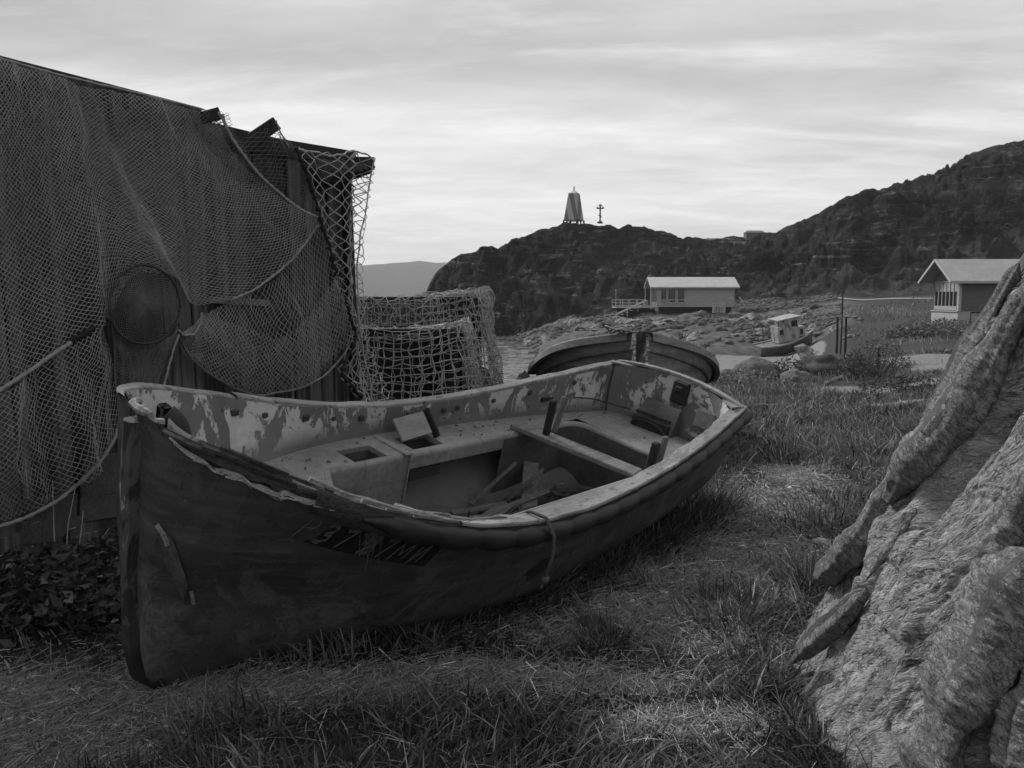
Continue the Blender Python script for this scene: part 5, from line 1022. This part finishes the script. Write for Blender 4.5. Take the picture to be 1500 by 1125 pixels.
def build_tent():
    tent = empty('hide_tent', TC, 'conical tent of shaggy grey reindeer hides at the edge of the grass', 'tent'); nt, nh = 620, 560
    th = np.linspace(R(128), R(262), nh); t = np.linspace(0, .62, nt); T, A = np.meshgrid(t, th, indexing='ij'); P = cone_pt(A, T); off = np.zeros(T.shape); flat = P.reshape(-1, 3)
    warp = fbm(flat*3.1, 3).reshape(T.shape)*.03; wv = np.stack([fbm(flat*2.3+k*9, 3) for k in range(3)], -1)*.045; Q = flat+wv
    for line, w_, h in RIDGES:
        q = path(np.array([cone_hit(*p) for p in path(line, 30)]), 60); d2 = np.full(len(Q), 1e9)
        for k in q: d2 = np.minimum(d2, ((Q-k)**2).sum(1))
        off += (h*np.exp(-d2/w_**2)).reshape(T.shape)
    u = A*1.15; v = T*4.33; ph = R(28)+.9*fbm(P3(u*1.3, v*1.1, 4.0), 3); w1 = fbm(P3(u*1.8, v*1.5, 1.0), 3)*.06; pa = .62+.55*fbm(P3(u*.9, v*.8, 31.0), 2)
    uc, vc = u-4.0, v-.9; fu = uc*np.cos(.42)-vc*np.sin(.42)+w1+.05*fbm(P3(u*1.2, v*1.2, 31.0), 2); fv = uc*np.sin(.42)+vc*np.cos(.42)
    bare = np.zeros(len(flat))
    for px, py, r in ((1395, 665, .13), (1370, 700, .10), (1420, 630, .08), (1265, 985, .07), (1330, 930, .06), (1300, 1085, .07), (1420, 830, .06)): bare = np.maximum(bare, np.exp(-((flat-cone_hit(px, py))**2).sum(1)/r**2))
    bare = smooth(.35, .75, bare+.35*fbm(flat*9, 3)).reshape(T.shape)
    cl = fbm(P3(fu*38, fv*11, 2.0), 4); cl2 = fbm(P3(fu*105, fv*28, 6.0), 2); rough = .45+.8*smooth(-.2, .5, fbm(P3(u*2, v*1.6, 8.0), 3))
    off += (1-bare*.85)*rough*(.006*cl+.004*cl2)-.045*np.abs(fbm(P3(u*3.6+.4*v, v*.75, 61.0), 2))*1.0-.014*np.abs(vnoise(P3(u*11+1.2*v, v*1.6, 67.0)))-.014*np.exp(-(fbm(P3(u*4.2-.9*v, v*1.0, 71.0), 3)/.05)**2)-.007*np.exp(-(fbm(P3(u*8-2.5*v, v*2, 77.0), 3)/.06)**2)+.010*fbm(P3(u*4, v*2.2, 3.0), 4)+.05*fbm(P3(u*1.3, v*.9, 12.0), 3)*.6
    lump = np.abs(vnoise(P3(u*13, v*9, 5.0))); off += .02*smooth(.5, .9, lump)*smooth(.1, .4, fbm(P3(u*2, v*2, 15.0), 2))
    sh1 = np.mod(fv*13+2.2*fbm(P3(fu*16, fv*2.5, 40.0), 3)+.8*vnoise(P3(fu*60, fv*4, 3.3)), 1); reg = smooth(-.10, .30, fbm(P3(u*1.9, v*1.3, 51.0), 3)+.25*smooth(3.9, 4.4, u)-.1); lock = np.where(sh1 < .9, (sh1/.9)**1.5, 1-(sh1-.9)/.1); off += reg*(1-bare)*.013*lock; shade = 1-reg*(1-bare)*smooth(.14, .0, sh1)*.9
    edge = smooth(.07, 0, T); off += edge*(.05*vnoise(P3(A*18, 1.0, 0))+.03); Tm = T+edge*.02*vnoise(P3(A*30, 3.0, 0))-.01
    V = cone_pt(A, Tm, off)
    link_mesh('hide_cover', (V-TC).reshape(-1, 3), grid_faces(nt, nh), M['hide'], tent, True, dict(flow=shade.ravel(), fu=fu.ravel(), fv=fv.ravel(), bare=bare.ravel()))
    def roll(line, r, seed, n=170, k=30, ruffle=.0, name='rolled_hide'):
        q = path(np.array([cone_hit(*p) for p in path(line, 40)]), n); t_ = np.gradient(q, axis=0); t_ /= np.linalg.norm(t_, axis=1)[:, None]; out = (q-TC)*np.array([1, 1, 0]); out /= np.linalg.norm(out, axis=1)[:, None]; out[:, 2] = TR/TH_; out -= t_*(out*t_).sum(1)[:, None]; out /= np.linalg.norm(out, axis=1)[:, None]; sd_ = np.cross(t_, out)
        s_ = np.linspace(0, 1, n); rr = r*(.95+.30*fbm(P3(s_*5, seed, 0), 3)+.25*np.sin(s_*np.pi)); rr *= smooth(-.02, .06, s_)*((.12+.88*smooth(1.0, .62, s_)) if r < .042 else smooth(1.02, .9, s_)*.5+.5); a = np.linspace(0, 2*np.pi, k, endpoint=False); S, A_ = np.meshgrid(s_, a, indexing='ij'); ln = np.sum(np.linalg.norm(np.diff(q, axis=0), axis=1))
        base = q[:, None]+out[:, None]*r*.6; dirv = np.cos(A_)[..., None]*out[:, None]*1.0+np.sin(A_)[..., None]*sd_[:, None]*1.15; P0 = base+dirv*rr[:, None, None]
        nz = .08*fbm(P0*5+seed, 2)+.24*fbm(np.stack([A_*1.3, S*ln*2.2+A_*.3, 0*S+seed], -1), 3)+.04*fbm(np.stack([A_*r*40+S*ln*22, S*ln*70-A_*r*14, 0*S+seed], -1), 2)+ruffle*np.sin(S*ln*70+2*vnoise(P3(S*9, A_, seed)))*.5; P0 = P0+dirv*(rr[:, None]*nz)[..., None]
        o = link_mesh(name, (P0-TC).reshape(-1, 3), grid_faces(n, k, True), M['hide'], tent, True, dict(flow=np.ones(S.size), fu=(S*ln*1.5+A_*r*.8).ravel(), fv=(A_*r*3.0-S*ln*.8+seed).ravel(), bare=np.zeros(S.size)))
    for line, r, sd2, rf in (([(1520, 425), (1464, 526), (1421, 600), (1380, 655), (1332, 710), (1312, 738)], .056, 1, 0), ([(1500, 388), (1456, 466), (1411, 546), (1362, 628), (1322, 690)], .032, 2, 0), ([(1326, 702), (1302, 745), (1272, 793), (1238, 828), (1206, 856)], .046, 3, .1), ([(1276, 866), (1242, 904), (1202, 940), (1152, 986)], .031, 4, .1), ([(1520, 690), (1480, 760), (1460, 820), (1446, 880), (1402, 940), (1376, 985)], .036, 5, .4), ([(1545, 815), (1496, 895), (1458, 980), (1414, 1055), (1368, 1145)], .085, 6, 0), ([(1535, 990), (1502, 1060), (1488, 1140)], .045, 7, 0), ([(1345, 745), (1310, 800), (1268, 855)], .012, 8, .3)): roll(line, r, sd2, ruffle=rf)
    a2 = np.linspace(R(262), R(128+360), 120); t2 = np.linspace(0, .95, 90); T2, A2 = np.meshgrid(t2, a2, indexing='ij'); V2 = cone_pt(A2, T2, .03*fbm(P3(A2*4, T2*9, 0), 3)-.01); b = MB(); V3 = V2.reshape(-1, 3)-TC; z = np.zeros(len(V3))
    link_mesh('hide_cover', V3, grid_faces(90, 120), M['hide'], tent, True, dict(flow=np.ones(A2.size), fu=(A2*1.15).ravel(), fv=(T2*4.33).ravel(), bare=z))
    t3 = np.linspace(.615, .95, 30); T3, A3 = np.meshgrid(t3, np.linspace(R(128), R(262), 60), indexing='ij'); V3 = cone_pt(A3, T3, .01).reshape(-1, 3)-TC; link_mesh('hide_cover', V3, grid_faces(30, 60), M['hide'], tent, True, dict(flow=np.ones(A3.size), fu=(A3*1.15).ravel(), fv=(T3*4.33).ravel(), bare=np.zeros(len(V3))))
    b = MB()
    for k in range(7): a = k*.9; b = MB(); b.tube([(.12*math.cos(a)*9, .12*math.sin(a)*9, 1.6), (0, 0, 3.6), (-.3*math.cos(a), -.3*math.sin(a), 4.5)], .03, 6); b.build('tent_pole', M['driftwood'], tent)
    # hair
    N = 16000; i = RNG.integers(2, nt-3, N); j = RNG.integers(2, nh-3, N); keep = (bare[i, j] < .4) & (RNG.random(N) < rough[i, j]); i, j = i[keep], j[keep]; p = V[i, j]
    tu = V[i, j+1]-V[i, j-1]; tv = V[i-1, j]-V[i+1, j]; tu /= np.linalg.norm(tu, axis=1)[:, None]; tv /= np.linalg.norm(tv, axis=1)[:, None]; nn = np.cross(tu, tv); nn *= np.sign((nn*(p-TC)*np.array([1, 1, 0])).sum(1))[:, None]
    ang = .45+.5*fbm(P3(u[i, j]*2, v[i, j]*2, 22.0), 3)+RNG.normal(0, .18, len(p)); dr = tv*np.cos(ang)[:, None]-tu*np.sin(ang)[:, None]*1.0; L_ = RNG.uniform(.015, .035, len(p))[:, None]; sd_ = np.cross(dr, nn)*RNG.uniform(.0012, .0024, len(p))[:, None]
    a = p-nn*.002; m = p+dr*L_*.55+nn*L_*.10; e = p+dr*L_+nn*L_*.03
    HV = np.stack([a-sd_, a+sd_, m+sd_*.8, m-sd_*.8, e+sd_*.15, e-sd_*.15], 1).reshape(-1, 3)-TC; k = (np.arange(len(p))*6)[:, None]; HF = np.concatenate([k+np.array([[0, 1, 2, 3]]), k+np.array([[3, 2, 4, 5]])], 0); tint = np.repeat(np.clip(.35+.35*cl[i, j]+RNG.normal(0, .15, len(p)), 0, 1), 6)
    h = link_mesh('fur', HV, HF, M['fur'], tent, True, dict(tint=tint)); h['kind'] = 'stuff'
build_tent()
M['straw2'] = m_plain('pale_dry_stalk', .25, .45, 20, .8, .2)
# ------------------------------------------------------------------ grass, straw, weeds
def blades(name, p, h, w_, lean, az, mat, tint, droop=.5):
    n = len(p); d = np.stack([np.sin(az), np.cos(az), 0*az], -1); s = np.stack([np.cos(az+RNG.normal(0, .6, n)), -np.sin(az+RNG.normal(0, .6, n)), 0*az], -1)*(w_/2)[:, None]; rows = []
    for k, wk in ((0, .8), (.38, 1), (.72, .75), (1, .12)):
        out = (lean*(k**1.0)*.6+lean*droop*k**2.4)[:, None]*h[:, None]; up = h*(k-.25*np.minimum(lean, 1.4)*droop*k**2.2)
        c = p+d*out; c[:, 2] += up; rows += [c-s*wk, c+s*wk]
    V = np.stack(rows, 1).reshape(-1, 3); b = (np.arange(n)*8)[:, None]; F = np.concatenate([b+np.array([[0, 1, 3, 2]]), b+np.array([[2, 3, 5, 4]]), b+np.array([[4, 5, 7, 6]])], 0)
    o = link_mesh(name, V, F, mat, None, True, dict(tint=np.repeat(tint, 8))); return tag(o, kind='stuff')
def in_boat(x, y, m=.0):
    q = np.stack([x, y, 0*x], -1)-BO; s = q@_a; n = q@_n; return (s > .30) & (s < BL+.1) & (n > -.10-.45*smooth(.1, 1.0, s)) & (n < .06+.36*smooth(.2, 1.5, s))
def blocked(x, y):
    u = (x-WA[0])*WD[0]+(y-WA[1])*WD[1]; w_ = (x-WA[0])*WN[0]+(y-WA[1])*WN[1]
    shed = (w_ < -.02) & (w_ > -2.9) & (u < 3.25); tent = np.hypot(x-TC[0], y-TC[1]) < TR-.02; rack = (x > -2) & (x < -.5) & (y > 9) & (y < 11.8); b2 = (np.abs(x-1.4) < .75) & (y > 8.6) & (y < 13.2)
    return shed | tent | rack | b2 | in_boat(x, y)
def stubble():                          # short worn turf between the tufts
    n = 70000; y = 1.5*(12/1.5)**RNG.random(n); x = y*RNG.uniform(-.75, .75, n); st = patches(x, y, STRAW_P); m = ~blocked(x, y) & (RNG.random(n) > .75*st) & (patches(x, y, SAND_P) < .4); x, y = x[m], y[m]; n = len(x); hn = fbm(P3(x*5, y*5, 17.0), 3)
    blades('short_grass', np.stack([x, y, ground_z(x, y)-.004], -1), RNG.uniform(.015, .05, n), RNG.uniform(.002, .0042, n)*(1+y*.14), np.abs(RNG.normal(.9, .5, n)), RNG.uniform(0, 6.3, n), M['grass'], np.clip(.5+.4*hn+RNG.normal(0, .28, n), 0, 1))
def build_grass():
    stubble()
    xs, ys = [], []; ed = np.geomspace(1.5, 36, 40)
    for d0, d1 in zip(ed[:-1], ed[1:]):
        A = (d1*d1-d0*d0)/2*1.5; dm = (d0+d1)/2; dens = 2900*(1.5/dm)**1.15*(1 if dm < 12 else (12/dm)**.8); n = int(A*dens); y = np.sqrt(RNG.uniform(d0*d0, d1*d1, n)); x = y*RNG.uniform(-.75, .75, n); f = RNG.random(n) < .72
        cs = .05*(1+y/12); k = max(8, int(n/16)); c = RNG.integers(0, n, k); a = RNG.integers(0, k, n); cx, cy = x[c][a], y[c][a]; x = np.where(f, cx+RNG.normal(0, 1, n)*cs, x); y = np.where(f, cy+RNG.normal(0, 1, n)*cs, y); xs.append(x); ys.append(y)
    x = np.concatenate(xs); y = np.concatenate(ys)
    hn = fbm(P3(x*.9, y*.9, 1.0), 3); hn2 = fbm(P3(x*3.1, y*3.1, 7.0), 3); st = patches(x, y, STRAW_P); sa = patches(x, y, SAND_P); px = 750+1250*x/y
    keep = (RNG.random(len(x)) > np.clip(1.7*st, 0, .96)) & (sa < .35+.25*RNG.random(len(x))) & ~blocked(x, y) & (y > 1.45) & (RNG.random(len(x)) < .92+.45*hn2+.2*hn) & ~((y > 20) & (px < 1000))
    x, y, hn, hn2, st = x[keep], y[keep], hn[keep], hn2[keep], st[keep]; n = len(x); q = np.stack([x, y, 0*x], -1)-BO; s_ = q@_a; nn = q@_n; side = smooth(.95, .35, nn)*smooth(.9, 2.2, s_)*smooth(BL+.6, BL-.4, s_)*(nn > 0)
    tall = smooth(-.1, .4, hn)*.9+smooth(.0, .4, hn2)*.6
    h = (.035+.065*RNG.random(n)+.09*tall*RNG.uniform(.5, 1.2, n)+.20*side*RNG.random(n))*(1-.55*st); h *= 1+.1*smooth(8, 20, y); w_ = (.0030+.0028*RNG.random(n))*(1+y*.16)*(1+.5*side)
    lean = np.abs(RNG.normal(.7, .5, n)); az = RNG.uniform(0, 2*np.pi, n)*.75+.8+hn*2; z = ground_z(x, y)-.006; tint = np.clip(.40+.40*hn2+.25*hn+RNG.normal(0, .24, n)+.25*st, 0, .86); tint[RNG.random(n) < .09] = 1.0  # scattered blades tinted very pale to imitate bright highlights
    blades('grass', np.stack([x, y, z], -1), h, w_, lean, az, M['grass'], tint); print('grass blades', n)
    # tall dark tufts
    X, Y, H, W_, L_, A, T = [], [], [], [], [], [], []
    for px_, py_, hh, r, cnt in ((890, 945, .13, .09, 260), (872, 950, .10, .09, 140), (905, 940, .10, .07, 100), (1085, 925, .15, .16, 420), (1110, 890, .14, .16, 320), (1055, 880, .12, .13, 200), (740, 885, .2, .15, 420), (680, 905, .18, .14, 380), (800, 870, .22, .14, 420), (880, 835, .25, .16, 480), (950, 800, .26, .18, 480), (1000, 770, .28, .2, 460), (1040, 745, .26, .2, 400), (610, 935, .14, .12, 260), (520, 945, .11, .12, 160), (1200, 770, .16, .35, 420), (1240, 740, .16, .35, 380), (1165, 1060, .12, .12, 260), (1190, 1100, .12, .12, 260), (1120, 1010, .15, .1, 300), (240, 985, .06, .1, 60), (1050, 620, .25, .3, 260), (1120, 575, .3, .5, 300), (600, 1060, .11, .12, 260), (780, 1075, .12, .14, 300), (330, 1080, .10, .12, 240), (1180, 860, .2, .1, 260)):
        p = gpt(px_, py_); X.append(p[0]+RNG.normal(0, r*.6, cnt)); Y.append(p[1]+RNG.normal(0, r*.6, cnt)); H.append(hh*.85*RNG.uniform(.35, 1.3, cnt)); W_.append(RNG.uniform(.003, .0058, cnt)*(1+p[1]*.10)); dx, dy = X[-1]-p[0], Y[-1]-p[1]; A.append(np.arctan2(dx, dy)+RNG.normal(0, .9, cnt)); L_.append(np.clip(np.hypot(dx, dy)/r*.6+RNG.normal(.35, .35, cnt), .05, 1.9)); T.append(np.clip(RNG.normal(.42, .26, cnt), 0, 1))
    x, y, h, w_, l_, a, t = map(np.concatenate, (X, Y, H, W_, L_, A, T)); k = ~blocked(x, y) & (RNG.random(len(x)) < 1); x, y, h, w_, l_, a, t = [v[k] for v in (x, y, h, w_, l_, a, t)]
    blades('tussock_grass', np.stack([x, y, ground_z(x, y)-.01], -1), h, w_, l_, a, M['grass'], t)
    # dead straw lying flat
    n = 17000; k = RNG.integers(0, len(STRAW_P), n); c = np.array([[p[0], p[1], rx, ry] for p, rx, ry in STRAW_P])[k]; x = c[:, 0]+RNG.normal(0, .75, n)*c[:, 2]; y = c[:, 1]+RNG.normal(0, .75, n)*c[:, 3]; m = ~blocked(x, y) & (y > 1.5); x, y = x[m], y[m]; n = len(x)
    m2 = 3500; y2 = np.sqrt(RNG.uniform(2, 60, m2)); x2 = y2*RNG.uniform(-.7, .7, m2); ok = ~blocked(x2, y2); x = np.r_[x, x2[ok]]; y = np.r_[y, y2[ok]]; n = len(x)
    L2 = RNG.uniform(.03, .11, n)*(1+y*.06); az = RNG.normal(.9, 1.1, n); el = np.abs(RNG.normal(.10, .22, n)); d = np.stack([np.sin(az)*np.cos(el), np.cos(az)*np.cos(el), np.sin(el)], -1); p = np.stack([x, y, ground_z(x, y)+RNG.uniform(.002, .03, n)], -1); A_ = p-d*L2[:, None]/2; B_ = p+d*L2[:, None]/2; A_[:, 2] = np.maximum(A_[:, 2], ground_z(A_[:, 0], A_[:, 1])+.001); V, F = strands(A_, B_, .0011*(1+y*.12)*RNG.uniform(.6, 1.4, n)); tag(link_mesh('dead_straw', V, F, M['straw'], None, False, dict(tint=np.repeat(np.clip(RNG.normal(.35, .25, n), 0, .9), 6))), kind='stuff')
    # coarse far grass on the slope to the right
    n = 15000; y = RNG.uniform(30, 100, n); px = RNG.uniform(1050, 1560, n); x = (px-750)/1250*y; sa = patches(x, y, SAND_P); f = fbm(P3(x*.25, y*.12, 3.0), 3); lim = np.interp(px, [1050, 1200, 1260, 1560], [100, 96, 46, 36]); up_ = np.interp(px, [1050, 1200, 1260], [101, 97, 42]); m = (sa < .3) & (f > -.1) & (y > np.minimum(lim, up_)) & ~((x > 31.5) & (x < 43) & (y > 61) & (y < 67)); x, y, f = x[m], y[m], f[m]; n = len(x)
    blades('slope_grass', np.stack([x, y, ground_z(x, y)-.02], -1), RNG.uniform(.08, .26, n)*(1+.8*smooth(.1, .5, f)), RNG.uniform(.02, .045, n)*(y/50), np.abs(RNG.normal(.4, .3, n)), RNG.uniform(0, 6.3, n), M['grass'], np.clip(.45+.5*f+RNG.normal(0, .2, n), 0, .95))
build_grass()
def build_pebbles():
    n = 9000; k = RNG.integers(0, len(STRAW_P), n); c = np.array([[p[0], p[1], rx, ry] for p, rx, ry in STRAW_P])[k]; x = c[:, 0]+RNG.normal(0, .62, n)*c[:, 2]; y = c[:, 1]+RNG.normal(0, .62, n)*c[:, 3]; m = ~blocked(x, y) & (y > 1.5); x, y = x[m], y[m]; n = len(x)
    v, f = ico(1); f = np.array(f); s = (.0025+.012*RNG.random(n)**4)*(1+.12*y); V = v[None]*RNG.uniform(.6, 1.4, (n, len(v), 1))*np.array([1.2, 1, .6])*s[:, None, None]+np.stack([x, y, ground_z(x, y)+s*.2], -1)[:, None]; F = f[None]+(np.arange(n)*len(v))[:, None, None]
    tag(link_mesh('pebbles', V.reshape(-1, 3), F.reshape(-1, 3), M['pebble'], None, False, dict(tint=np.repeat(RNG.random(n), len(v)))), kind='stuff')
M['pebble'] = m_grass('grit_and_pebbles', .07, .32)
build_pebbles()
def leaf_mesh(p, d, nrm, L_, W_):        # pointed leaves, folded a little along the midrib
    s = np.cross(d, nrm); s /= np.linalg.norm(s, axis=1)[:, None]+1e-9; L_ = L_[:, None]; W_ = W_[:, None]
    V = np.stack([p, p+d*L_*.35+s*W_*.5+nrm*L_*.05, p+d*L_*.4-nrm*L_*.02, p+d*L_*.35-s*W_*.5+nrm*L_*.05, p+d*L_-nrm*L_*.15], 1).reshape(-1, 3); b = (np.arange(len(p))*5)[:, None]
    return V, np.concatenate([b+np.array([[0, 1, 2, 2]])*1, b+np.array([[0, 2, 3, 3]])], 0), np.concatenate([b+np.array([[0, 1, 2]]), b+np.array([[0, 2, 3]]), b+np.array([[1, 4, 2]]), b+np.array([[2, 4, 3]])], 0)
def rand_dirs(n, up=.3):
    d = RNG.normal(0, 1, (n, 3)); d[:, 2] = np.abs(d[:, 2])*up; return d/np.linalg.norm(d, axis=1)[:, None]
def build_weeds():
    pts = [gpt(px, py) for px in range(-60, 176, 12) for py in (842, 866, 890, 915)]; P, Dd, L_, W_, T = [], [], [], [], []
    for c in pts:
        hmax = (.05+.16*random.random())*(1-.55*max(0, min(1, (5.2-c[1])/1.3))); n = 80; d = rand_dirs(n, .6); P.append(c+np.stack([RNG.normal(0, .11, n), RNG.normal(0, .11, n), RNG.uniform(.02, hmax+.06, n)], -1)); Dd.append(d); q_ = RNG.random(n)**1.8; L_.append(.025+.09*q_); W_.append(.012+.045*q_*RNG.uniform(.6, 1, n)); T.append(np.clip(RNG.normal(.35, .32, n), 0, 1))
    P = np.concatenate(P); Dd = np.concatenate(Dd); L_ = np.concatenate(L_); W_ = np.concatenate(W_); T = np.concatenate(T); ok = ~blocked(P[:, 0], P[:, 1]); P, Dd, L_, W_, T = P[ok], Dd[ok], L_[ok], W_[ok], T[ok]; nn = rand_dirs(len(P), 2.0); V, _, F = leaf_mesh(P, Dd, nn, L_, W_)
    tag(link_mesh('undergrowth', V, F, M['leaf'], None, False, dict(tint=np.repeat(T, 5))), kind='stuff')
    for k, (x0, y0, x1, y1, lab) in enumerate(((4, 660, 20, 852, 'leftmost tall dry stalk before the fine net'), (37, 672, 53, 848, 'tall dry stalk second from the left before the net hem'), (77, 703, 80, 828, 'straight pale stalk standing below the net hem'), (110, 716, 93, 818, 'thin stalk leaning right below the net hem'), (122, 748, 109, 818, 'short thin stalk before the paler patch boards'), (160, 774, 124, 820, 'broken pale stalk slanting across the patch boards'), (128, 795, 87, 832, 'pale stalk lying low and slanted over the weeds'), (28, 720, 38, 835, 'thin stalk between the two tall left ones'), (147, 815, 128, 830, 'short broken stalk stub lying by the lifeboat stem'))):
        D = 4.75+.05*k; B = at(x1, y1, D); A = at(x0, y0, D); e = empty('dry_stalk', B, lab, 'stalk', 'dry stalks by the shed'); p = path([A-B, (A-B)*.5+np.array([random.uniform(-.012, .012), 0, 0]), (0, 0, -.12)], 14); b = MB(); b.tube(p, np.linspace(.0022, .0052, 14), 5); b.build('stem', M['straw2'], e)
        if k in (0, 1, 3): b = MB(); q = p[6]; b.tube([q, q+(.05, 0, .015)], .002, 4); b.build('twig', M['straw2'], e)
build_weeds()
def shrub(px, py, D, w_, h, n, lab, leaf=.05, tint=.4, spikes=0):
    c = at(px, py, D); zg = gz(c[0], c[1]); e = empty('shrub', (c[0], c[1], zg), lab, 'shrub'); b = MB(); P, Dd = [], []
    for k in range(16):
        a = random.uniform(0, 6.28); r = random.random()*w_/2; top = np.array([r*math.cos(a), r*math.sin(a), h*random.uniform(.6, 1.05)*(1-.45*(2*r/w_)**2)]); b.tube(path([(top[0]*.3, top[1]*.3, 0), (top[0]*.7, top[1]*.7, top[2]*.5), top], 8), np.linspace(.014, .004, 8)*h, 5)
    b.build('stems', M['darkwood'], e); m = n; a = RNG.uniform(0, 6.28, m); r = np.sqrt(RNG.random(m))*w_/2; z = RNG.random(m)**.8*h*(1-.55*(2*r/w_)**2); x, y = r*np.cos(a), r*np.sin(a); k = fbm(P3(x*3/w_*1.6, y*3/w_*1.6, z*4/h), 3)+.15*(z/h) > -.12
    P = np.stack([x, y, z], -1)[k]; d = rand_dirs(len(P), .8); nn = rand_dirs(len(P), 1.5); V, _, F = leaf_mesh(P, d, nn, RNG.uniform(.6, 1.4, len(P))*leaf, RNG.uniform(.35, .6, len(P))*leaf); link_mesh('foliage', V, F, M['shrub'], e, False, dict(tint=np.repeat(np.clip(RNG.normal(tint, .22, len(P)), 0, .95), 5)))
shrub(1285, 560, 26, 1.9, 1.1, 4200, 'tall leafy weed bush right of the pointed boulder', .075, .55)
shrub(1250, 566, 25, 1.3, .8, 1500, 'small dark bush at the foot of the pointed boulder', .09, .3)
shrub(1325, 580, 20, 2.0, .42, 1700, 'low dark plant sprawling over the front sand patch', .08, .2)
shrub(1155, 562, 27, 1.4, .75, 1500, 'dark shrub growing between the two lichened boulders', .09, .12)
shrub(1100, 574, 24.5, 2.2, .4, 1500, 'pale tall weeds in front of the rounded boulder', .09, .7)
shrub(1390, 505, 46, 4.5, .8, 2000, 'pale long-grass bank below the dark cabin', .2, .65)
shrub(1340, 500, 48, 3.6, .8, 1800, 'pale grass clump left of the bank below the dark cabin', .2, .55)
for (px, py, r, lab, m) in ((868, 918, .055, 'half-buried grey stone beside the dark grass tuft', 'boulder'), (322, 1018, .028, 'small pale stone in straw near the lifeboat forefoot', 'conc'), (402, 1022, .026, 'second pale pebble right of the lifeboat forefoot', 'conc'), (1204, 798, .05, 'pale scrap of bleached stone beside the hide flap', 'conc'), (880, 968, .022, 'tiny pale pebble below the dark tuft', 'conc'), (990, 1062, .02, 'tiny pale pebble near the bottom of the meadow', 'conc')):
    p = gpt(px, py); b = MB(); b.blob((0, 0, r*.3), r, int(px), .3, 3, (1.2, .9, .7)); o = b.build('stone', M[m], None, True); o.location = p; tag(o, lab, 'stone')
